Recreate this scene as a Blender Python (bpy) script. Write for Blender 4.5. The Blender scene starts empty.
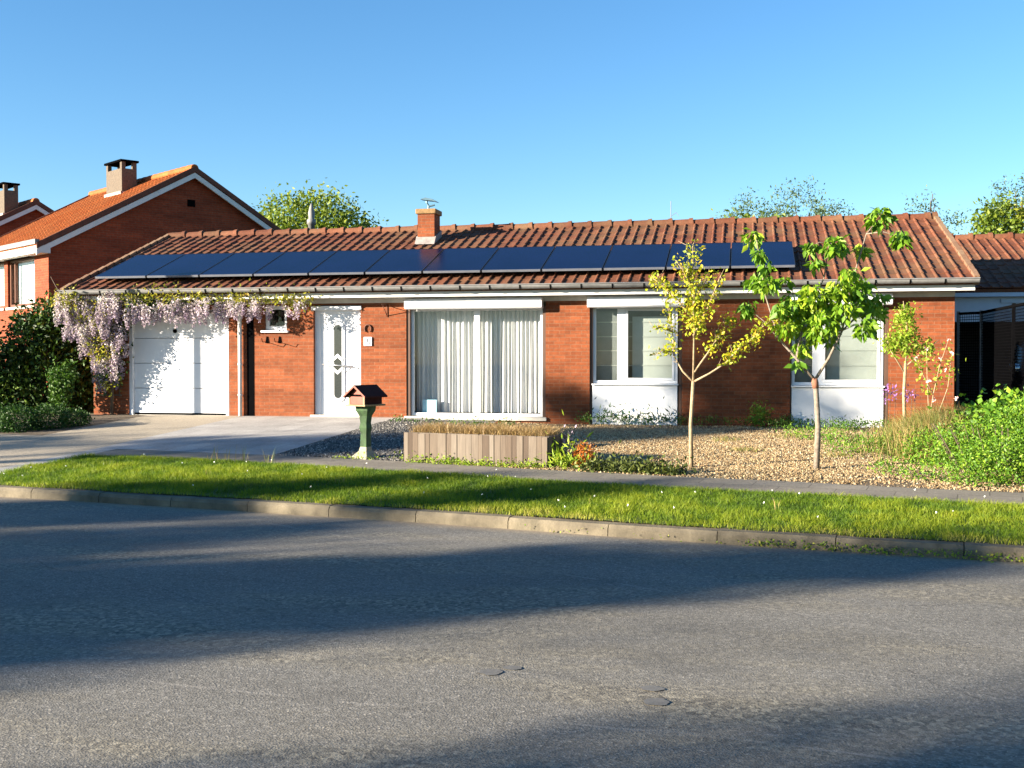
import bpy, math, random
import numpy as np
from mathutils import Vector, Matrix
random.seed(7)
RNG = np.random.default_rng(11)
SC = bpy.context.scene
COL = SC.collection
# ------------------------------------------------------------------ camera
cd = bpy.data.cameras.new('camera'); cam = bpy.data.objects.new('camera', cd); COL.objects.link(cam)
cd.sensor_width = 36.0; cd.lens = 1120 / 1024 * 36.0; cd.clip_end = 3000; cd.clip_start = 0.05
cam.location = (0, 0, 1.6)
cam.rotation_euler = (math.radians(90 - 1.2276), math.radians(0.0), math.radians(11.7))
SC.camera = cam
# ------------------------------------------------------------------ sky, sun, exposure
SUN_AZ = math.radians(57.0)      # light heads 57 deg to the right of the facade normal
SUN_EL = math.radians(14.0)
toward = Vector((-math.sin(SUN_AZ) * math.cos(SUN_EL), -math.cos(SUN_AZ) * math.cos(SUN_EL), math.sin(SUN_EL)))
w = bpy.data.worlds.new('World'); SC.world = w; w.use_nodes = True
nt = w.node_tree; bg = nt.nodes['Background']
sky = nt.nodes.new('ShaderNodeTexSky'); sky.sky_type = 'NISHITA'; sky.sun_disc = False
sky.sun_elevation = math.radians(14.0)
sky.sun_rotation = math.atan2(toward.x, toward.y)
sky.altitude = 0; sky.air_density = 1.0; sky.dust_density = 0.0; sky.ozone_density = 3.6
hs_ = nt.nodes.new('ShaderNodeHueSaturation'); hs_.inputs['Saturation'].default_value = 1.14
nt.links.new(sky.outputs[0], hs_.inputs['Color']); nt.links.new(hs_.outputs[0], bg.inputs[0]); bg.inputs[1].default_value = 0.052
sd = bpy.data.lights.new('sun', 'SUN'); sun = bpy.data.objects.new('sun', sd); COL.objects.link(sun)
sd.energy = 5.0; sd.angle = math.radians(0.5); sd.color = (1.0, 0.875, 0.70)
sun.rotation_euler = toward.to_track_quat('Z', 'Y').to_euler()
sun.location = (-30, -20, 20)
SC.view_settings.view_transform = 'Standard'; SC.view_settings.look = 'None'
SC.view_settings.exposure = 2.3; SC.view_settings.gamma = 1.0
SC.view_settings.use_curve_mapping = False
SC.render.engine = 'CYCLES'
SC.render.resolution_x = 1024; SC.render.resolution_y = 768
SC.cycles.max_bounces = 8; SC.cycles.transparent_max_bounces = 24

# ------------------------------------------------------------------ terrain
KX = [-300, -40, -12, -8.5, -6.4, -4.6, -2.77, -.76, 1.24, 2.2, 10, 60, 300]
KY = [70, 17.5, 12.05, 11.6, 11.2, 10.87, 10.5, 9.98, 9.6, 9.43, 8.0, -2, -50]
def Yk(X): return np.interp(X, KX, KY)
def H(X, Y):
    X = np.asarray(X, float); Y = np.asarray(Y, float)
    s = Y - Yk(X)
    a = .12 + .15 * np.clip(s, 0, 3.9) / 3.9
    top = np.interp(X, [-6.0, -3.5], [.50, .42])
    b = .27 + (top - .27) * np.clip((s - 3.9) / np.maximum(.5, 20.3 - Yk(X) - 3.9), 0, 1)
    return np.where(s < 0, 0.0, np.where(s < 3.9, a, b))
def h(x, y): return float(H(x, y))
YF = 20.46
B0 = .50

# ------------------------------------------------------------------ node helpers
def new_mat(name):
    m = bpy.data.materials.new(name); m.use_nodes = True
    n = m.node_tree.nodes; b = n['Principled BSDF']
    return m, m.node_tree, b
def N(nt, t, **k):
    n = nt.nodes.new(t)
    for a, v in k.items(): setattr(n, a, v)
    return n
def pos(nt, scale=(1, 1, 1), rot=(0, 0, 0)):
    g = N(nt, 'ShaderNodeNewGeometry'); mp = N(nt, 'ShaderNodeMapping')
    mp.inputs['Scale'].default_value = scale; mp.inputs['Rotation'].default_value = rot
    nt.links.new(g.outputs['Position'], mp.inputs[0]); return mp.outputs[0]
def noise(nt, vec, scale, detail=4, rough=.6):
    n = N(nt, 'ShaderNodeTexNoise'); n.inputs['Scale'].default_value = scale
    n.inputs['Detail'].default_value = detail; n.inputs['Roughness'].default_value = rough
    nt.links.new(vec, n.inputs['Vector']); return n.outputs[0]
def ramp(nt, fac, stops, interp='LINEAR'):
    r = N(nt, 'ShaderNodeValToRGB'); r.color_ramp.interpolation = interp
    el = r.color_ramp.elements
    while len(el) < len(stops): el.new(.5)
    for e, (p, c) in zip(el, stops):
        e.position = p; e.color = (c, c, c, 1) if isinstance(c, (int, float)) else (*c, 1)
    nt.links.new(fac, r.inputs[0]); return r.outputs[0]
def mix(nt, fac, a, b, mode='MIX'):
    m = N(nt, 'ShaderNodeMix', data_type='RGBA', blend_type=mode)
    for i, v in ((0, fac), (6, a), (7, b)):
        if isinstance(v, (int, float)): m.inputs[i].default_value = v
        elif isinstance(v, tuple): m.inputs[i].default_value = (*v, 1)
        else: nt.links.new(v, m.inputs[i])
    return m.outputs[2]
def math_(nt, op, a, b=None, c=None):
    m = N(nt, 'ShaderNodeMath', operation=op)
    for i, v in enumerate((a, b, c)):
        if v is None: continue
        if isinstance(v, (int, float)): m.inputs[i].default_value = v
        else: nt.links.new(v, m.inputs[i])
    return m.outputs[0]
def bump(nt, b, height, strength=.3, dist=.01):
    bp = N(nt, 'ShaderNodeBump'); bp.inputs['Strength'].default_value = strength
    bp.inputs['Distance'].default_value = dist
    nt.links.new(height, bp.inputs['Height']); nt.links.new(bp.outputs[0], b.inputs['Normal'])
def attr(nt, name='tint'):
    a = N(nt, 'ShaderNodeAttribute'); a.attribute_name = name; return a.outputs['Fac']

def plain(name, c, rough=.6, metal=0, var=.12, scale=6, bumps=0, spec=.4, dirt=None):
    m, nt, b = new_mat(name)
    v = pos(nt)
    n = noise(nt, v, scale, 6)
    lo = tuple(x * (1 - var) for x in c); hi = tuple(min(1, x * (1 + var)) for x in c)
    col = ramp(nt, n, [(.3, lo), (.7, hi)])
    if dirt:
        n2 = noise(nt, pos(nt, (1, 1, .35)), 2.2, 8, .7)
        col = mix(nt, ramp(nt, n2, [(.55, 0.0), (.8, dirt[1])]), col, dirt[0])
    nt.links.new(col, b.inputs['Base Color'])
    b.inputs['Roughness'].default_value = rough; b.inputs['Metallic'].default_value = metal
    b.inputs['Specular IOR Level'].default_value = spec
    if bumps: bump(nt, b, noise(nt, v, scale * 12, 5), bumps, .01)
    return m

def brick_mat(name, c1, c2, mortar, ang=0.0, w_=.205, hh=.065):
    m, nt, b = new_mat(name)
    g = N(nt, 'ShaderNodeNewGeometry'); sp = N(nt, 'ShaderNodeSeparateXYZ'); nt.links.new(g.outputs['Position'], sp.inputs[0])
    ca, sa = math.cos(ang), math.sin(ang)
    # coordinate along both wall directions at once: u = x*(ca-sa) + y*(sa+ca)
    u = math_(nt, 'ADD', math_(nt, 'MULTIPLY', sp.outputs[0], ca - sa), math_(nt, 'MULTIPLY', sp.outputs[1], sa + ca))
    cb = N(nt, 'ShaderNodeCombineXYZ'); nt.links.new(u, cb.inputs[0]); nt.links.new(sp.outputs[2], cb.inputs[1])
    bt = N(nt, 'ShaderNodeTexBrick'); nt.links.new(cb.outputs[0], bt.inputs['Vector'])
    bt.inputs['Scale'].default_value = 1; bt.inputs['Brick Width'].default_value = w_
    bt.inputs['Row Height'].default_value = hh; bt.inputs['Mortar Size'].default_value = .007
    bt.inputs['Mortar Smooth'].default_value = .2; bt.inputs['Bias'].default_value = -.1
    bt.inputs['Color1'].default_value = (*c1, 1); bt.inputs['Color2'].default_value = (*c2, 1)
    bt.inputs['Mortar'].default_value = (*mortar, 1)
    v = pos(nt)
    n1 = noise(nt, v, 14, 6, .7); n2 = noise(nt, pos(nt, (.5, .5, 2.2)), 1.6, 5)
    # row to row variation
    rowv = N(nt, 'ShaderNodeTexWhiteNoise', noise_dimensions='2D')
    fl = N(nt, 'ShaderNodeCombineXYZ')
    nt.links.new(math_(nt, 'FLOOR', math_(nt, 'DIVIDE', sp.outputs[2], hh)), fl.inputs[1])
    nt.links.new(math_(nt, 'FLOOR', math_(nt, 'DIVIDE', u, w_ * 3)), fl.inputs[0])
    nt.links.new(fl.outputs[0], rowv.inputs['Vector'])
    col = mix(nt, .8, bt.outputs['Color'], ramp(nt, n1, [(.25, .62), (.75, 1.25)]), 'MULTIPLY')
    col = mix(nt, .9, col, ramp(nt, n2, [(.3, .72), (.7, 1.16)]), 'MULTIPLY')
    col = mix(nt, .55, col, ramp(nt, rowv.outputs['Value'], [(0, .75), (1, 1.2)]), 'MULTIPLY')
    nt.links.new(col, b.inputs['Base Color']); b.inputs['Roughness'].default_value = .85
    b.inputs['Specular IOR Level'].default_value = .2
    inv = math_(nt, 'SUBTRACT', 1, bt.outputs['Fac'])
    bump(nt, b, math_(nt, 'ADD', inv, math_(nt, 'MULTIPLY', n1, .5)), .8, .006)
    return m

def tile_mat(name, c1, c2, c3, moss):
    m, nt, b = new_mat(name)
    t = attr(nt)
    v = pos(nt)
    col = ramp(nt, t, [(0, c1), (.5, c2), (1, c3)])
    n = noise(nt, v, 22, 7, .75); n2 = noise(nt, v, 1.1, 6, .65); n3 = noise(nt, v, 60, 3, .6)
    col = mix(nt, .9, col, ramp(nt, n, [(.3, .5), (.7, 1.3)]), 'MULTIPLY')
    col = mix(nt, ramp(nt, n2, [(.45, 0.0), (.75, .55)]), col, mix(nt, n3, moss, tuple(x * 1.8 for x in moss)))
    nt.links.new(col, b.inputs['Base Color']); b.inputs['Roughness'].default_value = .8
    b.inputs['Specular IOR Level'].default_value = .25
    bump(nt, b, n, .5, .008)
    return m

def leaf_mat(name, stops, trans=.4, rough=.5, spec=.3):
    m, nt, b = new_mat(name)
    t = attr(nt)
    col = ramp(nt, t, stops)
    nt.links.new(col, b.inputs['Base Color']); b.inputs['Roughness'].default_value = rough
    b.inputs['Specular IOR Level'].default_value = spec
    tr = N(nt, 'ShaderNodeBsdfTranslucent')
    nt.links.new(mix(nt, .5, col, (.9, 1.0, .35), 'MULTIPLY'), tr.inputs[0])
    mx = N(nt, 'ShaderNodeMixShader'); mx.inputs[0].default_value = trans
    out = nt.nodes['Material Output']
    nt.links.new(b.outputs[0], mx.inputs[1]); nt.links.new(tr.outputs[0], mx.inputs[2]); nt.links.new(mx.outputs[0], out.inputs[0])
    return m

def glass_mat(name, tint=(.96, .97, .97), refl=1.0):
    m, nt, b = new_mat(name)
    tr = N(nt, 'ShaderNodeBsdfTransparent'); tr.inputs[0].default_value = (*tint, 1)
    gl = N(nt, 'ShaderNodeBsdfGlossy'); gl.inputs['Roughness'].default_value = .02
    fr = N(nt, 'ShaderNodeLayerWeight'); fr.inputs[0].default_value = .5
    fa = math_(nt, 'ADD', .03, math_(nt, 'MULTIPLY', math_(nt, 'POWER', fr.outputs['Facing'], 5), .9))
    mx = N(nt, 'ShaderNodeMixShader')
    nt.links.new(fa, mx.inputs[0])
    nt.links.new(tr.outputs[0], mx.inputs[1]); nt.links.new(gl.outputs[0], mx.inputs[2])
    nt.links.new(mx.outputs[0], nt.nodes['Material Output'].inputs[0])
    return m

# ------------------------------------------------------------------ mesh helpers
class MB:
    def __init__(s): s.v = []; s.f = []; s.t = []
    def add(s, vs, fs, t=None):
        o = len(s.v); s.v += [tuple(p) for p in vs]; s.f += [tuple(i + o for i in f) for f in fs]
        s.t += [random.random() if t is None else t] * len(vs); return s
    def box(s, x0, x1, y0, y1, z0, z1, R=None, t=None):
        vs = [(x, y, z) for z in (z0, z1) for y in (y0, y1) for x in (x0, x1)]
        if R is not None: vs = [R @ Vector(p) for p in vs]
        return s.add(vs, [(0, 2, 3, 1), (4, 5, 7, 6), (0, 1, 5, 4), (2, 6, 7, 3), (0, 4, 6, 2), (1, 3, 7, 5)], t)
    def quad(s, a, b, c, d, t=None): return s.add([a, b, c, d], [(0, 1, 2, 3)], t)
    def prism(s, poly, d, t=None):
        """closed planar polygon (3d points) extruded by vector d"""
        n = len(poly); d = Vector(d); p = [Vector(q) for q in poly]
        vs = p + [q + d for q in p]
        fs = [tuple(range(n))[::-1], tuple(range(n, 2 * n))] + [(i, (i + 1) % n, (i + 1) % n + n, i + n) for i in range(n)]
        return s.add(vs, fs, t)
    def tube(s, path, rad, n=8, cap=True, t=None):
        P = [Vector(p) for p in path]
        if isinstance(rad, (int, float)): rad = [rad] * len(P)
        vs = []; up = Vector((0, 0, 1))
        ref = None
        for i, p in enumerate(P):
            d = (P[min(i + 1, len(P) - 1)] - P[max(i - 1, 0)]).normalized()
            if ref is None: ref = d.orthogonal().normalized()
            u = (ref - d * ref.dot(d))
            u = u.normalized() if u.length > 1e-5 else d.orthogonal().normalized()
            ref = u; v = d.cross(u)
            for k in range(n):
                a = 2 * math.pi * k / n
                vs.append(p + (u * math.cos(a) + v * math.sin(a)) * rad[i])
        fs = []
        for i in range(len(P) - 1):
            for k in range(n):
                fs.append((i * n + k, i * n + (k + 1) % n, (i + 1) * n + (k + 1) % n, (i + 1) * n + k))
        if cap: fs += [tuple(range(n))[::-1], tuple(range((len(P) - 1) * n, len(P) * n))]
        return s.add(vs, fs, t)
    def lathe(s, c, prof, n=16, t=None):
        vs = []; fs = []
        for r, z in prof:
            for k in range(n):
                a = 2 * math.pi * k / n; vs.append((c[0] + r * math.cos(a), c[1] + r * math.sin(a), c[2] + z))
        for i in range(len(prof) - 1):
            for k in range(n): fs.append((i * n + k, i * n + (k + 1) % n, (i + 1) * n + (k + 1) % n, (i + 1) * n + k))
        fs += [tuple(range(n))[::-1], tuple(range((len(prof) - 1) * n, len(prof) * n))]
        return s.add(vs, fs, t)
    def build(s, name, mat, parent=None, smooth=False, bevel=0):
        me = bpy.data.meshes.new(name); me.from_pydata(s.v, [], s.f); me.validate()
        a = me.attributes.new('tint', 'FLOAT', 'POINT')
        if len(a.data) == len(s.t): a.data.foreach_set('value', s.t)
        return link(name, me, mat, parent, smooth, bevel)
def link(name, me, mat, parent=None, smooth=False, bevel=0):
    me.materials.append(mat)
    if smooth: me.polygons.foreach_set('use_smooth', [True] * len(me.polygons))
    o = bpy.data.objects.new(name, me); COL.objects.link(o)
    if parent is not None:
        o.parent = parent
        # meshes hold world coordinates; only the Empties carry a location
        if parent.type == 'EMPTY': o.matrix_parent_inverse = Matrix.Translation(-parent.location)
    if bevel:
        b = o.modifiers.new('bevel', 'BEVEL'); b.width = bevel; b.segments = 2; b.limit_method = 'ANGLE'
    return o
def thing(name, label, cat, loc=(0, 0, 0), group=None):
    o = bpy.data.objects.new(name, None); COL.objects.link(o); o.location = loc
    o.empty_display_size = .2
    o['label'] = label; o['category'] = cat
    if group: o['group'] = group
    return o
def tag(o, label, cat, group=None, kind=None):
    o['label'] = label; o['category'] = cat
    if group: o['group'] = group
    if kind: o['kind'] = kind
    return o
def struct(o): o['kind'] = 'structure'; return o
def np_mesh(name, V, F, tint, mat, parent=None, smooth=False):
    """V (n,3); F (m,k) constant k"""
    me = bpy.data.meshes.new(name); k = F.shape[1]
    me.vertices.add(len(V)); me.vertices.foreach_set('co', V.astype(np.float32).ravel())
    me.loops.add(F.size); me.loops.foreach_set('vertex_index', F.astype(np.int32).ravel())
    me.polygons.add(len(F)); me.polygons.foreach_set('loop_start', np.arange(0, F.size, k, dtype=np.int32))
    me.polygons.foreach_set('loop_total', np.full(len(F), k, np.int32))
    me.update(calc_edges=True)
    a = me.attributes.new('tint', 'FLOAT', 'POINT'); a.data.foreach_set('value', tint.astype(np.float32))
    return link(name, me, mat, parent, smooth)
def leaf_arrays(P, size, D=None, spread=1.0, aspect=.5, tint=None, fold=.25, jit=.35):
    """leaves (two triangles folded on the midrib) at P, pointing along D + random*spread"""
    n = len(P); r = RNG.normal(size=(n, 3))
    d = r * spread + (0 if D is None else np.asarray(D))
    d /= np.linalg.norm(d, axis=1)[:, None] + 1e-9
    u = np.cross(d, RNG.normal(size=(n, 3))); u /= np.linalg.norm(u, axis=1)[:, None] + 1e-9
    nn = np.cross(d, u)
    L = (size * (1 + jit * RNG.uniform(-1, 1, n)))[:, None]
    W = L * aspect * .5
    V = np.stack([P, P + d * L * .45 + u * W + nn * W * fold, P + d * L, P + d * L * .45 - u * W + nn * W * fold], 1).reshape(-1, 3)
    b = np.arange(n)[:, None] * 4
    F = np.concatenate([b + [0, 1, 2], b + [0, 2, 3]])
    t = RNG.uniform(0, 1, n) if tint is None else tint
    return V, F, np.repeat(t, 4)
def cloud(blobs, n, shell=.55):
    """random points in ellipsoids (cx,cy,cz,rx,ry,rz[,weight]) biased to the outside; also local outward direction"""
    W = np.array([(b[6] if len(b) > 6 else 1) * (b[3] * b[4] * b[5]) ** .67 for b in blobs]); W /= W.sum()
    idx = RNG.choice(len(blobs), n, p=W); B = np.array([b[:6] for b in blobs])[idx]
    d = RNG.normal(size=(n, 3)); d /= np.linalg.norm(d, axis=1)[:, None]
    r = RNG.uniform(0, 1, n) ** (1 / 3); r = shell * (1 - (1 - r) * .5) + (1 - shell) * r
    r *= 1 + .12 * RNG.normal(size=n)
    return B[:, :3] + d * r[:, None] * B[:, 3:6], d, idx
def foliage(name, blobs, n, size, mat, parent=None, D=(0, 0, 0), spread=1.0, aspect=.5, shell=.6, zmin=None, clump=0.6, outward=.6):
    P, d, idx = cloud(blobs, n, shell)
    if zmin is not None:
        k = P[:, 2] > zmin; P, d, idx = P[k], d[k], idx[k]
    bt = RNG.uniform(0, 1, len(blobs))
    # leaves gathered on invisible twigs: pull points toward cluster seeds
    seeds = RNG.choice(len(P), max(4, len(P) // 22)); S = P[seeds]
    m = RNG.integers(0, len(S), len(P))
    cl = RNG.uniform(0, 1, len(P)) < clump
    P = np.where(cl[:, None], S[m] + RNG.normal(size=P.shape) * size * 1.3, P)
    st = RNG.uniform(0, 1, len(S))
    t = np.clip(.45 * RNG.uniform(0, 1, len(P)) + .35 * st[m] + .2 * bt[idx], 0, 1)
    V, F, tt = leaf_arrays(P, size, np.asarray(D) + d * outward, spread, aspect, t)
    return np_mesh(name, V, F, tt, mat, parent)

# ------------------------------------------------------------------ materials
M = {}
M['brick'] = brick_mat('brick_red', (0.2182, 0.0608, 0.0220), (0.1706, 0.0456, 0.0160), (0.1922, 0.0817, 0.0430))
NA = math.radians(35.0)   # direction of the neighbour's front
M['brick_nb'] = brick_mat('brick_orange', (0.246, 0.050, 0.019), (0.196, 0.037, 0.014), (0.187, 0.074, 0.043), ang=math.radians(-35.1))
M['tile'] = tile_mat('roof_tile_red', (0.0912, 0.0297, 0.0143), (0.1296, 0.0440, 0.0220), (0.1728, 0.0638, 0.0319), (0.0948, 0.0737, 0.0385))
M['verge'] = tile_mat('mossy_verge_tile', (0.120, 0.056, 0.030), (0.165, 0.086, 0.049), (0.225, 0.135, 0.083), (0.165, 0.135, 0.075))
M['tile_nb'] = tile_mat('roof_tile_orange', (0.271, 0.061, 0.011), (0.320, 0.082, 0.016), (0.361, 0.107, 0.025), (0.180, 0.074, 0.025))
M['verge_nb'] = plain('dark_verge', (.10, .035, .02), .8, var=.3)
M['white'] = plain('white_upvc', (.66, .67, .69), .35, var=.03)
M['render'] = plain('white_panel_paint', (.66, .67, .69), .7, var=.05, scale=3, dirt=((.45, .42, .36), .35))
M['garage'] = plain('white_garage_paint', (.66, .67, .69), .4, var=.03, dirt=((.6, .58, .53), .25))
M['fascia'] = plain('fascia_white', (.58, .58, .56), .6, var=.06, dirt=((.4, .38, .33), .4))
M['band'] = plain('concrete_band', (.46, .44, .40), .8, var=.15, bumps=.2)
M['zinc'] = plain('zinc', (.16, .16, .158), .6, .1, var=.2, scale=9)
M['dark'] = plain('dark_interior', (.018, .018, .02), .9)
M['room'] = plain('room_wall', (.10, .10, .10), .9)
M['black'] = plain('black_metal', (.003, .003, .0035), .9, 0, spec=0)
M['brown'] = plain('dark_brown_reveal', (.075, .04, .025), .6)
M['iron'] = plain('rusty_iron', (.11, .045, .03), .7, .3, var=.3)
M['sill'] = plain('stone_sill', (.48, .45, .39), .75, var=.15, bumps=.2)
M['glass'] = glass_mat('window_glass')
M['door_glass'] = plain('dark_glass', (.03, .035, .035), .1, var=.4, scale=50, spec=.6)
M['steel'] = plain('brushed_steel', (.55, .55, .55), .3, .9)
M['curtain'] = leaf_mat('curtain_cloth', [(0, (0.6283, 0.6283, 0.6384)), (1, (0.7235, 0.7235, 0.7235))], .2, .9, .1)
M['blind_dk'] = plain('dusky_blind', (.10, .115, .11), .85)
M['blind'] = plain('pale_blind', (0.270, 0.300, 0.274), .8, var=.05)
M['lead'] = plain('lead_flashing', (.24, .215, .20), .6, .1, var=.25, scale=12)
M['cowl'] = plain('cowl_blue_grey', (.07, .13, .17), .5, .5)
M['cap'] = plain('mossy_chimney_cap', (.20, .12, .05), .9, var=.35, scale=15, bumps=.3)
M['bark_pale'] = plain('pale_bark', (.30, .22, .13), .85, var=.35, scale=25, bumps=.5)
M['bark'] = plain('grey_bark', (.19, .155, .12), .85, var=.4, scale=30, bumps=.5)
M['bark_red'] = plain('graft_bark', (.20, .085, .05), .8, var=.3, scale=30)
M['twig'] = plain('dark_twig', (.09, .065, .045), .9)
def panel_mat():
    m, nt, b = new_mat('solar_cells')
    n = noise(nt, pos(nt), 1.2, 3)
    nt.links.new(ramp(nt, n, [(.3, (.0015, .0028, .016)), (.7, (.0025, .0042, .024))]), b.inputs['Base Color'])
    b.inputs['Roughness'].default_value = .2; b.inputs['Specular IOR Level'].default_value = .17
    return m
M['panel'] = panel_mat()
M['pframe'] = plain('panel_frame', (.02, .022, .028), .35, .6)
M['plip'] = plain('panel_bottom_rail', (.20, .22, .26), .4, .6)
def asphalt():
    m, nt, b = new_mat('worn_asphalt')
    v = pos(nt)
    fine = noise(nt, v, 90, 3, .8); mid = noise(nt, v, 22, 5, .7); big = noise(nt, pos(nt, (.5, 1, 1), (0, 0, .2)), .7, 6, .6)
    vo = N(nt, 'ShaderNodeTexVoronoi'); vo.inputs['Scale'].default_value = 95; nt.links.new(v, vo.inputs['Vector'])
    sp = N(nt, 'ShaderNodeSeparateColor'); nt.links.new(vo.outputs['Color'], sp.inputs[0])
    col = ramp(nt, sp.outputs[0], [(0, (0.097, 0.091, 0.079)), (.5, (0.147, 0.139, 0.121)), (.85, (0.175, 0.164, 0.144)), (1, (0.272, 0.252, 0.218))])
    col = mix(nt, .8, col, ramp(nt, mid, [(.3, .72), (.7, 1.22)]), 'MULTIPLY')
    col = mix(nt, .8, col, ramp(nt, big, [(.3, .66), (.7, 1.25)]), 'MULTIPLY')
    # coarser, yellower aggregate where the top layer has worn away, and a smoother darker wheel track
    wear = ramp(nt, noise(nt, pos(nt, (.35, 1.1, 1), (0, 0, -.12)), 1.0, 6, .62), [(.46, 0.0), (.62, 1.0)])
    v2 = N(nt, 'ShaderNodeTexVoronoi'); v2.inputs['Scale'].default_value = 42; nt.links.new(v, v2.inputs['Vector'])
    s2 = N(nt, 'ShaderNodeSeparateColor'); nt.links.new(v2.outputs['Color'], s2.inputs[0])
    coarse = ramp(nt, s2.outputs[1], [(0, (.05, .042, .03)), (.3, (.13, .115, .085)), (.7, (.205, .18, .13)), (1, (.36, .32, .235))])
    col = mix(nt, math_(nt, 'MULTIPLY', wear, .6), col, coarse)
    stain = ramp(nt, noise(nt, pos(nt, (.8, 1.6, 1)), .9, 5, .7), [(.30, .45), (.42, 0.0)])
    col = mix(nt, stain, col, (.085, .08, .07))
    # pale scuffs
    sc = noise(nt, pos(nt, (1.4, 3.2, 1), (0, 0, .3)), 1.3, 7, .75)
    col = mix(nt, ramp(nt, sc, [(.63, 0.0), (.72, .55)]), col, (.33, .31, .28))
    # seam line and cracks: thin dark lines where a warped wave crosses zero
    g = N(nt, 'ShaderNodeNewGeometry'); s3 = N(nt, 'ShaderNodeSeparateXYZ'); nt.links.new(g.outputs['Position'], s3.inputs[0])
    wob = math_(nt, 'MULTIPLY', math_(nt, 'SUBTRACT', noise(nt, v, 1.2, 6, .65), .5), .55)
    for (ax, ay, c0, wd, pale) in ((.52, .855, 6.38, .012, True), (.10, .99, 4.72, .012, True), (.45, .89, 4.55, .010, False), (-.22, .97, 7.2, .008, False), (.9, .42, 3.3, .008, False)):
        dline = math_(nt, 'ABSOLUTE', math_(nt, 'ADD', math_(nt, 'SUBTRACT', math_(nt, 'ADD', math_(nt, 'MULTIPLY', s3.outputs[0], ax), math_(nt, 'MULTIPLY', s3.outputs[1], ay)), c0), wob if not pale else math_(nt, 'MULTIPLY', wob, .35)))
        msk = math_(nt, 'MULTIPLY', math_(nt, 'LESS_THAN', dline, wd), ramp(nt, noise(nt, v, 2.5, 3), [(.44, 0.0), (.58, .5)]))
        col = mix(nt, msk, col, (.26, .24, .21) if pale else (.06, .055, .05))
    # sandy dirt gathered along the kerb
    s_ = math_(nt, 'SUBTRACT', math_(nt, 'ADD', s3.outputs[1], math_(nt, 'MULTIPLY', s3.outputs[0], .2)), 9.86)
    dm = ramp(nt, math_(nt, 'ADD', s_, math_(nt, 'MULTIPLY', mid, .4)), [(.0, 0.0), (.28, .8)])
    col = mix(nt, dm, col, mix(nt, fine, (.20, .155, .10), (.36, .29, .20)))
    nt.links.new(col, b.inputs['Base Color']); b.inputs['Roughness'].default_value = .85
    b.inputs['Specular IOR Level'].default_value = .3
    bump(nt, b, math_(nt, 'ADD', vo.outputs['Distance'], fine), .35, .006)
    return m
M['asphalt'] = asphalt()
def paving(name, c, ang, bw, bh, mortar=.006, jc=.5, offset=.5, moss=None):
    m, nt, b = new_mat(name)
    v = pos(nt, (1, 1, 1), (0, 0, ang))
    bt = N(nt, 'ShaderNodeTexBrick'); nt.links.new(v, bt.inputs['Vector']); bt.offset = offset
    bt.inputs['Scale'].default_value = 1; bt.inputs['Brick Width'].default_value = bw; bt.inputs['Row Height'].default_value = bh
    bt.inputs['Mortar Size'].default_value = mortar
    bt.inputs['Color1'].default_value = (*c, 1); bt.inputs['Color2'].default_value = (*[x * .82 for x in c], 1)
    bt.inputs['Mortar'].default_value = (*[x * jc for x in c], 1)
    n = noise(nt, v, 30, 6, .75); n2 = noise(nt, v, 1.5, 6, .6)
    col = mix(nt, .8, bt.outputs['Color'], ramp(nt, n, [(.3, .66), (.7, 1.25)]), 'MULTIPLY')
    col = mix(nt, .8, col, ramp(nt, n2, [(.3, .75), (.7, 1.2)]), 'MULTIPLY')
    nt.links.new(col, b.inputs['Base Color']); b.inputs['Roughness'].default_value = .9
    b.inputs['Specular IOR Level'].default_value = .2
    bump(nt, b, math_(nt, 'ADD', math_(nt, 'SUBTRACT', 1, bt.outputs['Fac']), n), .4, .006)
    return m
M['walk'] = paving('footpath_pavers', (.20, .18, .15), .2, .6, .3)
M['slab'] = paving('pale_driveway_pavers', (.37, .355, .335), 0, .4, .4, jc=.7, offset=0)
M['patch'] = plain('tar_patch', (.12, .115, .105), .7, var=.2, scale=30)
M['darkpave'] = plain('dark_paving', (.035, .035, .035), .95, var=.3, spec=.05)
M['tan'] = plain('tan_aggregate_paving', (.31, .265, .20), .9, var=.3, scale=40, bumps=.4)
M['kerb'] = plain('kerb_concrete', (.12, .10, .068), .9, var=.45, scale=4, bumps=.5, dirt=((.035, .035, .02), .95))
M['soil'] = plain('garden_soil', (.10, .075, .05), .95, var=.4, scale=12, bumps=.5)
M['earth'] = plain('far_grass_ground', (.06, .085, .025), .95, var=.3, scale=3)
M['turf'] = plain('turf_base', (.075, .10, .022), .95, var=.35, scale=6)
def gravel(name, stops, sc):
    m, nt, b = new_mat(name)
    v = pos(nt); vo = N(nt, 'ShaderNodeTexVoronoi'); vo.inputs['Scale'].default_value = sc; nt.links.new(v, vo.inputs['Vector'])
    sp = N(nt, 'ShaderNodeSeparateColor'); nt.links.new(vo.outputs['Color'], sp.inputs[0])
    col = ramp(nt, sp.outputs[1], stops)
    col = mix(nt, .8, col, ramp(nt, noise(nt, v, 1.6, 6), [(.3, .7), (.7, 1.2)]), 'MULTIPLY')
    nt.links.new(col, b.inputs['Base Color']); b.inputs['Roughness'].default_value = .9
    bump(nt, b, vo.outputs['Distance'], .8, .02)
    return m
CH = [(0, (0.1344, 0.0784, 0.0370)), (.35, (0.3024, 0.2027, 0.0997)), (.75, (0.4368, 0.3192, 0.1658)), (1, (0.5544, 0.4726, 0.3147))]
M['chips'] = gravel('wood_chip_gravel', [(0, (0.036, 0.024, 0.014)), (.45, (0.088, 0.060, 0.034)), (.8, (0.176, 0.124, 0.068)), (1, (0.320, 0.248, 0.152))], 60)
SLT = [(0, (.04, .038, .036)), (.5, (.12, .112, .10)), (.9, (.25, .235, .21)), (1, (.5, .47, .42))]
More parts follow.
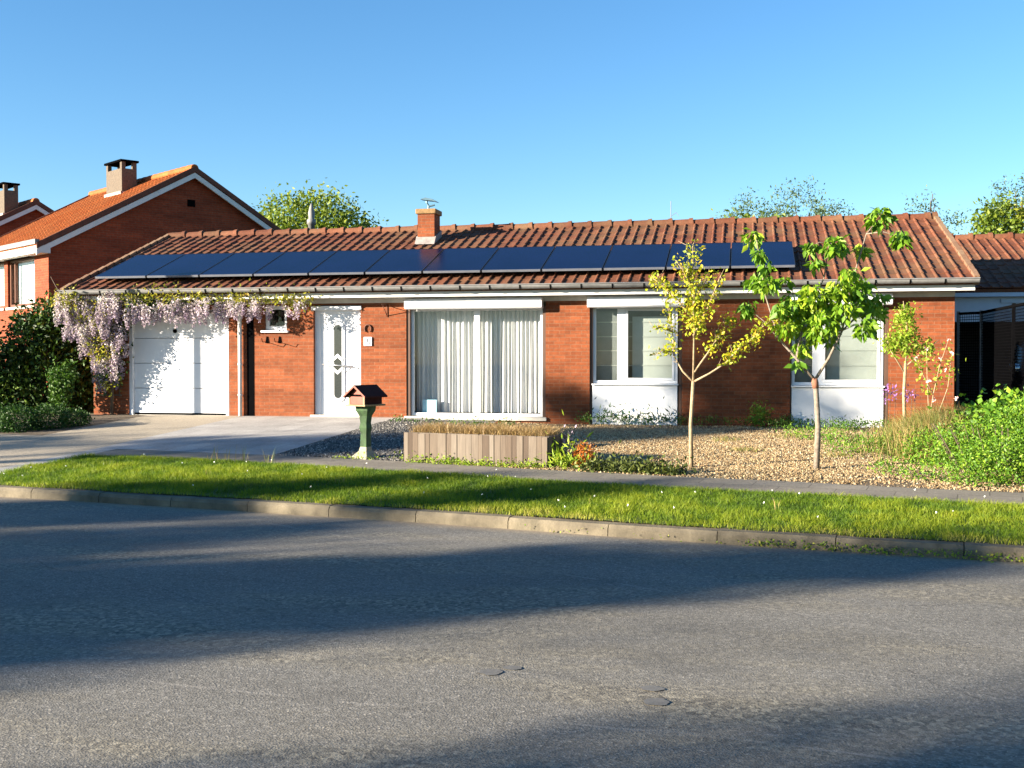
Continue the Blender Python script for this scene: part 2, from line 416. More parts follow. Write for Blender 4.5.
M['slate'] = gravel('slate_gravel', SLT, 38)
def tinted(name, stops, rough=.8):
    m, nt, b = new_mat(name); nt.links.new(ramp(nt, attr(nt), stops), b.inputs['Base Color'])
    b.inputs['Roughness'].default_value = rough; b.inputs['Specular IOR Level'].default_value = .25; return m
M['chip_l'] = tinted('wood_chips', CH); M['slate_l'] = tinted('slate_chips', SLT)
M['grass'] = leaf_mat('grass_blades', [(0, (0.0315, 0.0765, 0.0054)), (.35, (0.1035, 0.1800, 0.0090)), (.7, (0.2610, 0.3060, 0.0180)), (1, (0.3780, 0.3420, 0.0810))], .45, .6)
M['lf_cherry'] = leaf_mat('bright_green_leaves', [(0, (.05, .13, .009)), (.5, (.14, .27, .016)), (1, (.34, .43, .03))], .38)
M['lf_yellow'] = leaf_mat('yellow_green_leaves', [(0, (.16, .23, .012)), (.5, (.36, .40, .02)), (.85, (.58, .50, .03)), (1, (.62, .36, .04))], .4)
M['lf_small'] = leaf_mat('spring_leaves', [(0, (.14, .25, .02)), (.6, (.26, .36, .03)), (1, (.50, .45, .08))], .45)
M['lf_bush'] = leaf_mat('lime_bush_leaves', [(0, (.022, .075, .005)), (.5, (.085, .19, .012)), (1, (.27, .38, .028))], .25)
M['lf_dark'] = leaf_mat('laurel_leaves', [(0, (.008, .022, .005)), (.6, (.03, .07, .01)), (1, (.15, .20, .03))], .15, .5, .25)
M['lf_low'] = leaf_mat('low_shrub_leaves', [(0, (.01, .035, .006)), (.6, (.03, .08, .01)), (1, (.08, .15, .02))], .2)
M['lf_straw'] = leaf_mat('straw', [(0, (.16, .09, .035)), (.5, (.31, .20, .085)), (1, (.46, .34, .17))], .35)
M['lf_mixgrass'] = leaf_mat('green_straw_grass', [(0, (.07, .12, .02)), (.4, (.17, .20, .04)), (.75, (.32, .22, .08)), (1, (.45, .33, .15))], .4)
M['lf_small2'] = leaf_mat('mid_green_leaves', [(0, (.02, .06, .008)), (.6, (.06, .13, .014)), (1, (.14, .22, .025))], .25)
M['lf_orange'] = leaf_mat('orange_heather', [(0, (.35, .10, .02)), (.6, (.62, .22, .04)), (1, (.7, .4, .08))], .4)
M['lf_berg'] = leaf_mat('dark_groundcover', [(0, (.02, .03, .012)), (.5, (.06, .08, .02)), (1, (.22, .25, .05))], .3)
M['lf_far'] = leaf_mat('far_tree_leaves', [(0, (.04, .08, .01)), (.5, (.13, .19, .02)), (1, (.30, .34, .04))], .4)
M['lf_faint'] = leaf_mat('sparse_tree_leaves', [(0, (.05, .09, .05)), (1, (.13, .19, .09))], .4)
M['lf_lime'] = leaf_mat('far_yellow_leaves', [(0, (.16, .2, .02)), (1, (.42, .40, .05))], .4)
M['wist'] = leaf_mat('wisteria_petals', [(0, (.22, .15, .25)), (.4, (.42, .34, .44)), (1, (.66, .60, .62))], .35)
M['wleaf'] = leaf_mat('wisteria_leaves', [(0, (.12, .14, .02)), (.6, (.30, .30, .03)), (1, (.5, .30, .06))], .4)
M['petal_pink'] = plain('pale_rose_petals', (.75, .52, .46), .6)
M['petal_purple'] = leaf_mat('purple_petals', [(0, (.14, .05, .2)), (1, (.35, .18, .45))], .3)
M['seed'] = plain('dandelion_fluff', (.8, .8, .76), .9)
def planks():
    m, nt, b = new_mat('weathered_planks')
    t = attr(nt)
    col = ramp(nt, t, [(0, (.045, .028, .017)), (.35, (.08, .055, .037)), (.7, (.11, .083, .06)), (1, (.145, .118, .092))])
    n = noise(nt, pos(nt, (14, 14, 1.2)), 3, 7, .7)
    col = mix(nt, .8, col, ramp(nt, n, [(.3, .65), (.7, 1.2)]), 'MULTIPLY')
    nt.links.new(col, b.inputs['Base Color']); b.inputs['Roughness'].default_value = .85; bump(nt, b, n, .4, .005); return m
M['plank'] = planks()
M['mb_red'] = plain('mailbox_orange_paint', (.20, .035, .015), .6, var=.3, scale=20)
M['mb_dark'] = plain('mailbox_dark_wood', (.035, .008, .006), .7, var=.3, scale=20, spec=.1)
M['mb_cream'] = plain('mailbox_trim', (.20, .14, .06), .6, var=.3, scale=20)
M['mb_green'] = plain('mossy_green_wood', (.03, .065, .022), .8, var=.5, scale=9, dirt=((.16, .17, .10), .7))
M['mb_stone'] = plain('mailbox_foot', (.28, .25, .18), .9, var=.3, scale=20, bumps=.3)
M['car'] = plain('dark_car_paint', (.012, .015, .025), .15, .3, spec=.6)
M['carglass'] = plain('car_glass', (.02, .025, .03), .05, spec=.8)
M['tyre'] = plain('tyre', (.02, .02, .02), .9)
M['chrome'] = plain('chrome', (.7, .7, .72), .15, .9)
M['bluewall'] = plain('pale_blue_board', (.42, .50, .60), .8, var=.05)
M['bwchim'] = plain('slate_chimney_cladding', (.09, .07, .05), .85, var=.3, scale=20, bumps=.3)
M['brownframe'] = plain('brown_window_frame', (.10, .035, .015), .5)
M['greyframe'] = plain('grey_green_frame', (.12, .14, .11), .5)
M['number'] = plain('number_ink', (.10, .11, .13), .5)
M['card'] = plain('pale_blue_card', (.30, .52, .60), .7)

# ================================================================== GROUND
xs = sorted(set(list(np.linspace(-400, -16, 25)) + list(np.arange(-16, 12, .5)) + list(np.linspace(12, 400, 25))))
ys = sorted(set(list(np.linspace(-300, -20, 12)) + list(np.linspace(-20, 8, 15)) + list(np.arange(8, 22, .25)) + list(np.linspace(22, 900, 30))))
X, Y = np.meshgrid(xs, ys)
Z = np.where(Y - Yk(X) < .55, -.03, H(X, Y) - .03)
V = np.stack([X.ravel(), Y.ravel(), Z.ravel()], 1)
nx, ny = len(xs), len(ys)
ii = (np.arange(ny - 1)[:, None] * nx + np.arange(nx - 1)[None]).ravel()
F = np.stack([ii, ii + 1, ii + 1 + nx, ii + nx], 1)
struct(np_mesh('ground', V, F, np.zeros(len(V)), M['earth']))
def sheet(name, xs, near, far, off, mat, ny=14, parent=None, zf=None):
    xs = np.asarray(xs, float); a = near(xs); b = far(xs)
    t = np.linspace(0, 1, ny)[:, None]; Yg = a[None] * (1 - t) + b[None] * t; Xg = np.repeat(xs[None], ny, 0)
    Zg = (H(Xg, Yg) if zf is None else zf(Xg, Yg)) + off
    nx = len(xs); V = np.stack([Xg.ravel(), Yg.ravel(), Zg.ravel()], 1)
    ii = (np.arange(ny - 1)[:, None] * nx + np.arange(nx - 1)[None]).ravel()
    return np_mesh(name, V, np.stack([ii, ii + 1, ii + 1 + nx, ii + nx], 1), np.zeros(len(V)), mat, parent)
flat = lambda X, Y: X * 0
struct(sheet('road', np.concatenate([np.linspace(-300, -13, 20), np.arange(-12.5, 10, .5), np.linspace(11, 300, 20)]),
             lambda x: Yk(x) - 15.5, lambda x: Yk(x) + .02, 0.0, M['asphalt'], 4, zf=flat))
struct(sheet('far_pavement', np.linspace(-120, 120, 40), lambda x: Yk(x) - 17.6, lambda x: Yk(x) - 15.5, .10, M['walk'], 3, zf=flat))
def blot(name, c, pts_r, mat, z):
    n = 18; vs = [(c[0] + pts_r[0] * math.cos(2 * math.pi * k / n) * random.uniform(.8, 1.15), c[1] + pts_r[1] * math.sin(2 * math.pi * k / n) * random.uniform(.8, 1.15), z) for k in range(n)]
    return struct(MB().add(vs, [tuple(range(n))]).build(name, mat))
for c, r in (((-1.26, 5.56), (.06, .06)), ((-1.17, 5.66), (.05, .04)), ((-.43, 5.44), (.06, .05)), ((-.40, 5.23), (.065, .06))): blot('road_patch', c, r, M['patch'], .004)
# walk / grass boundaries measured on the photograph
NX = [-9.25, -7.79, -6.64, -5.65, -5.0, -3.46, -2.3, -.67, .52, 1.49, 2.62, 8, 60]
NY = [14.5, 14.25, 14.0, 13.72, 13.5, 13.1, 12.68, 12.22, 11.98, 11.74, 11.45, 10.3, -.2]
FX = [-9.25, -6.5, -5.42, -4.42, -2.46, -.72, .55, 1.57, 2.84, 8, 60]
FY = [15.3, 14.75, 14.5, 14.25, 13.6, 13.12, 12.85, 12.55, 12.3, 11.2, .8]
near_w = lambda x: np.interp(x, NX, NY); far_w = lambda x: np.interp(x, FX, FY)
# kerb stones as one kerb
kb = MB()
s0 = -14.0; 
segs = []
x = -60.0
while x < 60:
    segs.append(x); x += .98
for x0 in segs:
    x1 = x0 + .972
    if x1 < -13 or x0 > 9: pass
    P0 = Vector((x0, float(Yk(x0)), 0)); P1 = Vector((x1, float(Yk(x1)), 0)); d = (P1 - P0).normalized(); nrm = Vector((-d.y, d.x, 0))
    dz = random.uniform(-.006, .004)
    prof = [(0, -.05), (.004, .075 + dz), (.03, .11 + dz), (.14, .118 + dz), (.14, -.05)]
    vs = [P + nrm * a + Vector((0, 0, z)) for P in (P0, P1) for a, z in prof]
    n = len(prof)
    kb.add(vs, [tuple(range(n)), tuple(range(n, 2 * n))[::-1]] + [(i, i + n, (i + 1) % n + n, (i + 1) % n) for i in range(n)])
struct(kb.build('kerb', M['kerb']))
struct(sheet('grass_verge', np.concatenate([np.arange(-9.25, 10, .35), np.linspace(10, 60, 10)]), lambda x: Yk(x) + .13, near_w, .0, M['turf'], 8))
struct(sheet('pavement', np.concatenate([np.arange(-9.25, 10, .35), np.linspace(10, 60, 10)]), near_w, far_w, .004, M['walk'], 5))
# driveway (tan) and pale path
struct(sheet('driveway', np.arange(-11.6, -9.59, .25), lambda x: Yk(x) + .13, lambda x: x * 0 + YF + .2, .004, M['tan'], 40))
struct(sheet('driveway_entrance', np.linspace(-40, -11.6, 30), lambda x: Yk(x) + .13, lambda x: np.interp(x, [-40, -13, -12.3, -11.6], [22, 17.2, 16.9, 16.9]), .004, M['tan'], 16))
struct(sheet('driveway_apron', np.array([-9.6, -9.4, -9.25]), lambda x: Yk(x) + .13, lambda x: x * 0 + 15.3, .004, M['slab'], 16))
struct(sheet('garden_path', np.array([-9.6, -9.4, -9.25]), lambda x: x * 0 + 15.3, lambda x: x * 0 + YF, .004, M['slab'], 16))
struct(sheet('front_path', np.arange(-9.25, -6.49, .25), far_w, lambda x: x * 0 + YF, .004, M['slab'], 20))
struct(sheet('doorstep_path', np.arange(-6.5, -5.74, .25), lambda x: x * 0 + 19.5, lambda x: x * 0 + YF, .006, M['slab'], 6))
struct(sheet('shrub_bed', np.arange(-18, -11.59, .4), lambda x: np.interp(x, [-18, -13, -12.3, -11.6], [18, 17.2, 16.9, 16.9]), lambda x: x * 0 + YF + .2, .0, M['soil'], 12))
struct(sheet('slate_bed', np.arange(-6.5, -4.39, .25), far_w, lambda x: np.interp(x, [-6.5, -5.75, -5.7, -4.4], [19.5, 19.5, 20.4, 20.4]), .0, M['slate'], 14))
struct(sheet('gravel_garden', np.arange(-4.4, 9, .4), far_w, lambda x: x * 0 + 20.4, .0, M['chips'], 20))
def scatter_xy(n, x0, x1, lo, hi, dens=None):
    x = RNG.uniform(x0, x1, n); a, b = lo(x), hi(x); y = RNG.uniform(a.min(), b.max(), n)
    k = (y > a) & (y < b); return x[k], y[k]
def vnoise(x, y, sc, seed=3):
    r = np.random.default_rng(seed); g = r.uniform(0, 1, (128, 128))
    u = x * sc + 40; v = y * sc + 40; i = np.floor(u).astype(int) % 127; j = np.floor(v).astype(int) % 127
    f = u - np.floor(u); q = v - np.floor(v); f = f * f * (3 - 2 * f); q = q * q * (3 - 2 * q)
    return (g[i, j] * (1 - f) + g[i + 1, j] * f) * (1 - q) + (g[i, j + 1] * (1 - f) + g[i + 1, j + 1] * f) * q
def chips(name, n, x0, x1, lo, hi, mat, smin, smax, label, cat, bare=0.0):
    x, y = scatter_xy(n, x0, x1, lo, hi)
    if bare:
        # thin spots where the soil shows: random hollows, a broad strip by the wall and a narrow front edge
        d_ = .55 * vnoise(x, y, 1.3, 8) + .45 * vnoise(x, y, 4.5, 9) + .25 * np.exp(-((hi(x) - y) / .9) ** 2) + .22 * np.exp(-((y - lo(x)) / .22) ** 2)
        k = RNG.uniform(0, 1, len(x)) > np.clip((d_ - .52) * 3.0, 0, .93); x, y = x[k], y[k]
    z = H(x, y) + .004; m = len(x)
    P = np.stack([x, y, z], 1); s = RNG.uniform(smin, smax, m)[:, None]; a = RNG.uniform(0, 6.283, m)
    u = np.stack([np.cos(a), np.sin(a), RNG.normal(0, .35, m)], 1) * s; v = np.stack([-np.sin(a), np.cos(a), RNG.normal(0, .35, m)], 1) * s * RNG.uniform(.4, .9, m)[:, None]
    up = np.zeros((m, 3)); up[:, 2] = (s * RNG.uniform(.3, .8, (m, 1)))[:, 0]
    Vv = np.stack([P - u * .5 - v * .5, P + u * .5 - v * .4, P + u * .4 + v * .5, P - u * .5 + v * .5, P + up], 1).reshape(-1, 3)
    b = np.arange(m)[:, None] * 5
    Fq = np.concatenate([b + [0, 1, 4], b + [1, 2, 4], b + [2, 3, 4], b + [3, 0, 4]])
    o = np_mesh(name, Vv, Fq, np.repeat(RNG.uniform(0, 1, m), 5), mat)
    return tag(o, label, cat, kind='stuff')
chips('wood_chips', 170000, -4.4, 4.5, far_w, lambda x: x * 0 + 20.3, M['chip_l'], .010, .030, 'loose tan wood chips covering the front garden', 'wood chips', .9)
chips('slate_chips', 22000, -6.45, -4.45, far_w, lambda x: x * 0 + 20.0, M['slate_l'], .012, .035, 'loose dark slate chips around the mailbox', 'slate chips')

# ================================================================== HOUSE
HX0, HX1 = -12.88, 3.55
house = thing('brick_bungalow', 'long single-storey red brick bungalow with twelve solar panels on its tiled roof', 'house', (-4.7, YF, B0))
Z0, ZT, ZB = .35, 2.69, 2.83
wall = MB(); TH = .28
def wbox(x0, x1, z0, z1): wall.box(x0, x1, YF, YF + TH, z0, z1)
ops = [(-12.10, -9.93, .35, 2.60), (-9.18, -8.71, 2.15, 2.66), (-8.16, -7.20, .35, 2.66), (-6.29, -3.60, .50, 2.69), (-2.78, -1.10, .35, 2.69), (.80, 2.47, .35, 2.69)]
x = HX0
for (a, b_, z0, z1) in ops:
    wbox(x, a, Z0, ZT)
    if z0 > Z0: wbox(a, b_, Z0, z0)
    if z1 < ZT: wbox(a, b_, z1, ZT)
    x = b_
wbox(x, HX1, Z0, ZT)
# side and back walls
wall.box(HX0, HX0 + TH, YF + TH, 28.0, Z0, ZT); wall.box(HX1 - TH, HX1, YF + TH, 28.0, Z0, ZT)
wall.box(HX0, HX1, 28.0, 28.25, Z0, ZT)
def gable(x0):
    return [(x0, YF + .02, ZT), (x0, 28.23, ZT), (x0, 24.35, 4.42)]
wall.prism(gable(HX0), (TH, 0, 0)); wall.prism(gable(HX1 - TH), (TH, 0, 0))
wall.build('wall', M['brick'], house)
# flat black strip beside the downpipe, shade of a recess put in as colour
MB().box(-9.54, -9.40, YF - .012, YF - .002, .5, 2.60).build('recess_shade_strip', M['black'], house)
# concrete band on top of the wall
band = MB().box(HX0 - .003, HX1 + .003, YF - .015, YF + .1, ZT, ZB); band.build('lintel_band', M['band'], house)
# plinth course
# room behind windows
rm = MB(); rm.box(HX0 + .3, HX1 - .3, YF + 3.2, YF + 3.25, Z0, ZT); rm.box(HX0 + .3, HX1 - .3, YF + TH + .01, YF + 3.2, .44, .48); rm.box(HX0 + .3, HX1 - .3, YF + TH, YF + 3.2, 2.70, 2.74)
for xx in (-9.3, -7.0, -3.3, 0.0): rm.box(xx, xx + .08, YF + TH, YF + 3.2, .5, 2.69)
rm.build('room_interior', M['room'], house)

# ---- roof
PIT = math.radians(19.9); CP, SP_ = math.cos(PIT), math.sin(PIT)
def tile_roof(name, org, u, sdir, nrm, width, length, cw, rl, mat, parent, rollh=.027, left_first=True, gapend=0):
    org, u, sdir, nrm = map(Vector, (org, u, sdir, nrm))
    prof = [(0, .002), (.15, -.002), (.35, -.004), (.68, .0), (.73, .45), (.79, .9), (.85, 1.0), (.91, .85), (.97, .05)]
    nc, nr = int(round(width / cw)), int(round(length / rl)); cw = width / nc; rl = length / nr
    b = MB(); k = len(prof)
    for r in range(nr):
        for c in range(nc):
            j = random.uniform(-.004, .006); t = random.random() * .7 + .3 * ((r * 7 + c * 3) % 5) / 4
            sk = random.uniform(-.005, .005)
            vs = []
            for (s, lift) in ((r * rl - .03 + sk, .017 + j), (r * rl - .03 + sk, -.004), ((r + 1) * rl, .004 + j)):
                for a, z in prof:
                    zz = (rollh * z if z > .01 else z)
                    if lift < 0: zz = max(0, zz - .022)
                    vs.append(org + u * ((c + a) * cw) + sdir * s + nrm * (zz + lift))
            fs = []
            for i in range(k - 1):
                fs.append((i, i + 1, 2 * k + i + 1, 2 * k + i)); fs.append((k + i, k + i + 1, i + 1, i))
            fs.append((k - 1, 2 * k - 1, 3 * k - 1)) 
            b.add(vs, fs, t)
    return b.build(name, mat, parent)
EY, EZ = 20.02, 2.97
roof_len = (24.25 - EY) / CP
RX0, RX1 = -13.25, 3.83
roof = tile_roof('roof', (RX0, EY, EZ), (1, 0, 0), (0, CP, SP_), (0, -SP_, CP), RX1 - RX0, roof_len, .200, .325, M['tile'], house)
RZ = EZ + roof_len * SP_
rb = MB()
rb.prism([(RX0 + .02, EY + .05, EZ - .035), (RX0 + .02, 24.25, RZ - .04), (RX0 + .02, 28.5, EZ - .06), (RX0 + .02, 28.5, EZ - .14), (RX0 + .02, 24.25, RZ - .14), (RX0 + .02, EY + .05, EZ - .10)], (RX1 - RX0 - .04, 0, 0))
rb.build('roof_deck', M['tile'], roof)
# verge tiles on both ends: overlapping pale edge pieces
for xx in (RX0, RX1):
    nrl = 14; vg = MB()
    for r in range(nrl):
        s = r * roof_len / nrl
        c = Vector((xx, EY, EZ)) + Vector((0, CP, SP_)) * (s + roof_len / nrl * .5)
        R = Matrix.Translation(c) @ Matrix.Rotation(PIT + .05, 4, 'X')
        vg.box(-.055, .03, -roof_len / nrl * .55, roof_len / nrl * .55, -.10, .065, R, t=.6 + .4 * random.random())
    vg.build('verge_tile', M['verge'], roof)
rg = MB(); x = RX0
while x < RX1 - .1:
    j = random.uniform(-.004, .006); t = random.random()
    for (xa, xb, rr, zz) in ((x, min(x + .43, RX1 + .03), .115, 0), (min(x + .36, RX1 - .05), min(x + .445, RX1 + .035), .135, .006)):
        path = [(xa, 24.25, RZ - .02 + j + zz), (xb, 24.25, RZ - .005 + j + zz)]
        rg.tube(path, rr, 14, True, t)
    x += .435
rg.build('ridge_tile', M['tile'], roof, False)
# gutter: half round with brackets
gt = MB(); n = 9
R_ = .065; gy, gz = 19.955, 2.965
pr = [(gy + R_ * math.cos(math.pi + math.pi * i / (n - 1)), gz + 1.15 * R_ * math.sin(math.pi + math.pi * i / (n - 1))) for i in range(n)]
pin = [(gy + (R_ - .006) * math.cos(math.pi + math.pi * i / (n - 1)), gz + 1.15 * (R_ - .006) * math.sin(math.pi + math.pi * i / (n - 1))) for i in range(n)]
gt.prism([(RX0 - .02, y, z) for y, z in pr + pin[::-1]], (RX1 - RX0 + .04, 0, 0))
gt.tube([(RX0 - .02, gy - R_ - .003, gz + .004), (RX1 + .02, gy - R_ - .003, gz + .004)], .011, 8)
for xe in (RX0 - .02, RX1 + .012): gt.prism([(xe, y, z) for y, z in pr], (.008, 0, 0))
gutter = gt.build('gutter', M['zinc'], house)
br = MB(); x = RX0 + .3
while x < RX1:
    pb = [(gy + (R_ + .008) * math.cos(math.pi + math.pi * i / 8), gz + 1.15 * (R_ + .008) * math.sin(math.pi + math.pi * i / 8)) for i in range(9)]
    br.prism([(x, y, z) for y, z in pb + [(y * 1, z + .006) for y, z in pb[::-1]]], (.022, 0, 0)); x += .56
br.build('gutter_bracket', M['black'], gutter)
fb = MB().box(RX0, RX1 - .02, EY + .075, EY + .11, 2.775, 2.945)
fb.build('fascia_board', M['fascia'], house, bevel=.004)
MB().box(RX0 + .02, RX1 - .04, EY + .11, YF - .02, 2.835, 2.86).build('soffit', M['fascia'], house)
# downpipe
dp = MB().tube([(-9.66, EY + .0, 2.90), (-9.66, EY + .05, 2.80), (-9.66, YF - .09, 2.62), (-9.66, YF - .07, 2.5), (-9.66, YF - .07, .50)], .038, 12)
for z in (.9, 1.5, 2.1): dp.tube([(-9.66, YF - .07, z), (-9.66, YF - .07, z + .03)], .046, 12)
dp.build('downpipe', M['fascia'], house, True)

# ---- garage door
gd = MB(); gy0 = YF + .10
for i in range(5):
    z0 = .54 + i * .5; z1 = min(z0 + .49, 2.60)
    if z0 > 2.5: break
    gd.box(-12.03, -9.99, gy0, gy0 + .04, z0, z1 if i < 4 else 2.60)
door_g = gd.build('garage_door', M['garage'], house, bevel=.008)
MB().box(-12.02, -10.0, gy0 + .02, gy0 + .06, .52, 2.60).build('joint_backing', M['zinc'], door_g)
MB().box(-12.03, -9.99, gy0 - .01, gy0 + .03, .505, .54).build('bottom_seal', M['black'], door_g)
MB().tube([(-11.13, gy0 - .012, 2.18), (-11.13, gy0 + .01, 2.18)], .045, 16).build('handle', M['black'], door_g)
gf = MB(); gf.box(-12.10, -12.03, YF + .03, YF + .16, .5, 2.60); gf.box(-9.99, -9.93, YF - .004, YF + .16, .5, 2.60)
gf.build('garage_frame', M['white'], house)
MB().box(-12.1, -9.93, YF + .02, YF + .3, .40, .505).build('garage_threshold', M['band'], house)

# ---- front door
dr = MB(); y = YF + .11
dr.box(-8.15, -7.21, y, y + .05, .545, 2.56)
fdoor = dr.build('front_door', M['white'], house)
df = MB(); df.box(-8.16, -8.06, y - .03, y + .001, .54, 2.58); df.box(-7.27, -7.20, y - .03, y + .001, .54, 2.58); df.box(-8.06, -7.27, y - .03, y + .001, 2.50, 2.58)
df.build('door_frame', M['white'], fdoor)
MB().box(-8.20, -7.18, YF - .03, YF + .09, 2.56, 2.64).build('door_lintel', M['white'], house, bevel=.005)
MB().box(-8.22, -7.14, YF - .05, YF + .12, .42, .54).build('doorstep', M['sill'], house, bevel=.006)
def capsule(cx, z0, z1, r, yy, dy, m=14):
    pts = [(cx + r * math.cos(a), yy, z1 - r + r * math.sin(a)) for a in np.linspace(0, math.pi, m)]
    pts += [(cx + r * math.cos(a), yy, z0 + r + r * math.sin(a)) for a in np.linspace(math.pi, 2 * math.pi, m)]
    return MB().prism(pts, (0, dy, 0))
capsule(-7.68, .78, 2.34, .125, y - .022, .024).build('glass_surround', M['white'], fdoor, bevel=.008)
capsule(-7.70, .86, 2.28, .075, y - .028, .008).build('door_glass', M['door_glass'], fdoor)
ch = MB()
for s, zc in ((1, 1.72), (-1, 1.32)):
    for sx in (-1, 1):
        ch.prism([(-7.70, y - .034, zc), (-7.70, y - .034, zc - s * .07), (-7.70 + sx * .115, y - .034, zc - s * .17), (-7.70 + sx * .115, y - .034, zc - s * .10)], (0, .006, 0))
ch.build('chevron_trim', M['white'], fdoor)
hd = MB().tube([(-8.00, y - .07, 1.515), (-7.36, y - .07, 1.475)], .014, 8)
for a, z in ((-7.9, 1.509), (-7.46, 1.481)): hd.tube([(a, y - .07, z), (a, y, z)], .010, 8)
for pts in ([(-7.93, 1.54), (-7.82, 1.68)], [(-7.56, 1.66), (-7.42, 1.50)], [(-7.56, 1.36), (-7.42, 1.46)]):
    hd.tube([(pts[0][0], y - .006, pts[0][1]), (pts[1][0], y - .006, pts[1][1])], .006, 6)
hd.build('door_handle', M['steel'], fdoor, True)
MB().tube([(-7.30, y - .045, 1.44), (-7.30, y - .02, 1.44)], .022, 12).build('keyhole', M['steel'], fdoor)

# ---- windows
def frame_boxes(b, x0, x1, z0, z1, yy, t, dep=.06):
    b.box(x0, x1, yy, yy + dep, z0, z0 + t); b.box(x0, x1, yy, yy + dep, z1 - t, z1)
    b.box(x0, x0 + t, yy, yy + dep, z0 + t, z1 - t); b.box(x1 - t, x1, yy, yy + dep, z0 + t, z1 - t)
def curtain(name, x0, x1, z0, z1, yy, mat, parent, folds, amp):
    nx = int(folds * 12); nz = 14; V = []; ph = 0
    xsn = np.linspace(x0, x1, nx)
    fr = np.cumsum(RNG.uniform(.5, 1.6, nx)); fr = fr / fr[-1] * folds * 6.283
    dr_ = RNG.normal(0, .03, nx)
    for k in range(nz):
        t = k / (nz - 1)
        yv = yy + amp * (np.sin(fr + t * .7 * np.sin(xsn * 3)) * (1.1 - .3 * t) + .35 * np.sin(fr * 2.3 + 1.3))
        V.append(np.stack([xsn + (1 - t) * .02 * np.sin(fr * .5), yv, np.full(nx, z0 + (z1 - z0) * t)], 1))
    V = np.concatenate(V); ii = (np.arange(nz - 1)[:, None] * nx + np.arange(nx - 1)[None]).ravel()
    return np_mesh(name, V, np.stack([ii, ii + 1, ii + 1 + nx, ii + nx], 1), np.tile(RNG.uniform(0, 1, nx), nz), mat, parent, True)
def window(x0, x1, z0, z1, mull, name='window'):
    yy = YF + .09; b = MB(); frame_boxes(b, x0, x1, z0, z1, yy, .055)
    for (a, c) in mull: b.box(a, c, yy, yy + .06, z0 + .055, z1 - .055)
    return b.build(name, M['white'], house, bevel=.006), yy
def sash(b, x0, x1, z0, z1, yy, t=.05): frame_boxes(b, x0, x1, z0, z1, yy, t, .035)
# big window with two curtains
wn, yy = window(-6.22, -3.66, .54, 2.58, [(-4.985, -4.875)])
MB().box(-6.17, -3.70, yy + .025, yy + .031, .60, 2.53).build('glass_pane', M['glass'], wn)
curtain('curtain', -6.20, -4.90, .60, 2.53, yy + .26, M['curtain'], wn, 13, .03)
curtain('curtain', -4.94, -3.64, .60, 2.53, yy + .26, M['curtain'], wn, 15, .028)
MB().box(-6.29, -6.22, YF + .02, YF + .16, .54, 2.60).build('shutter_guide', M['brown'], wn)
MB().box(-3.66, -3.60, YF + .02, YF + .16, .54, 2.60).build('shutter_guide', M['brown'], wn)
MB().box(-6.32, -3.58, YF - .05, YF + .10, .47, .535).build('window_sill', M['sill'], wn, bevel=.006)
# middle window with panel under it
def win_panel(x0, x1, zs, mull, curt):
    wn, yy = window(x0, x1, zs, 2.60, [mull])
    b = MB(); sash(b, mull[1] + .002, x1 - .055, zs + .055, 2.545, yy - .012, .045)
    b.build('sash', M['white'], wn, bevel=.005)
    MB().box(x0 + .05, x1 - .05, yy + .025, yy + .031, zs + .05, 2.55).build('glass_pane', M['glass'], wn)
    gb = MB()
    for z in (1.5, 1.77, 2.03, 2.3): gb.box(x0 + .05, x1 - .05, yy + .145, yy + .152, z - .005, z + .005)
    gb.build('blind_line', M['blind'], wn)
    curt(wn, yy)
    MB().box(x0, x1, YF + .02, YF + .10, .38, zs - .03).build('infill_panel', M['render'], wn, bevel=.006)
    MB().box(x0 - .01, x1 + .02, YF - .03, YF + .12, zs - .03, zs - .004).build('window_sill', M['white'], wn, bevel=.005)
    MB().box(x0 - .05, x0 - .002, YF + .03, YF + .14, .38, 2.6).build('shutter_guide', M['brown'], wn)
    g = MB(); g.box(x1 + .022, x1 + .075, YF + .03, YF + .14, .38, 2.6); g.build('shutter_guide', M['brown'], wn)
    return wn
def c2(wn, yy):
    MB().box(-2.02, -1.2, yy + .16, yy + .17, 1.2, 2.40).build('blind', M['blind'], wn); MB().box(-2.72, -2.2, yy + .16, yy + .17, 1.2, 2.50).build('blind', M['blind_dk'], wn)
def c3(wn, yy):
    MB().box(1.44, 2.38, yy + .16, yy + .17, 1.2, 2.50).build('blind', M['blind'], wn); MB().box(.83, 1.3, yy + .16, yy + .17, 1.2, 2.50).build('blind', M['blind_dk'], wn)
win_panel(-2.73, -1.18, 1.17, (-2.28, -2.13), c2)
win_panel(.83, 2.39, 1.15, (1.19, 1.36), c3)
# roller shutter boxes
for (a, c) in ((-6.27, -3.64), (-2.80, -1.04), (.745, 2.51)):
    sb = MB().prism([(a, YF - .2, 2.58), (a, YF - .2, 2.725), (a, YF - .17, 2.752), (a, YF - .016, 2.752), (a, YF - .016, 2.555), (a, YF - .17, 2.555)], (c - a, 0, 0))
    s_ = sb.build('shutter_box', M['white'], house, bevel=.006)
# small window above the brackets
yy = YF + .07; b = MB(); frame_boxes(b, -9.18, -8.71, 2.19, 2.66, yy, .075)
sw = b.build('small_window', M['white'], house, bevel=.005)
MB().box(-9.12, -8.77, yy + .025, yy + .03, 2.25, 2.6).build('glass_pane', M['glass'], sw)
MB().box(-9.23, -8.66, YF - .06, YF + .09, 2.135, 2.175).build('window_sill', M['white'], sw, bevel=.005)
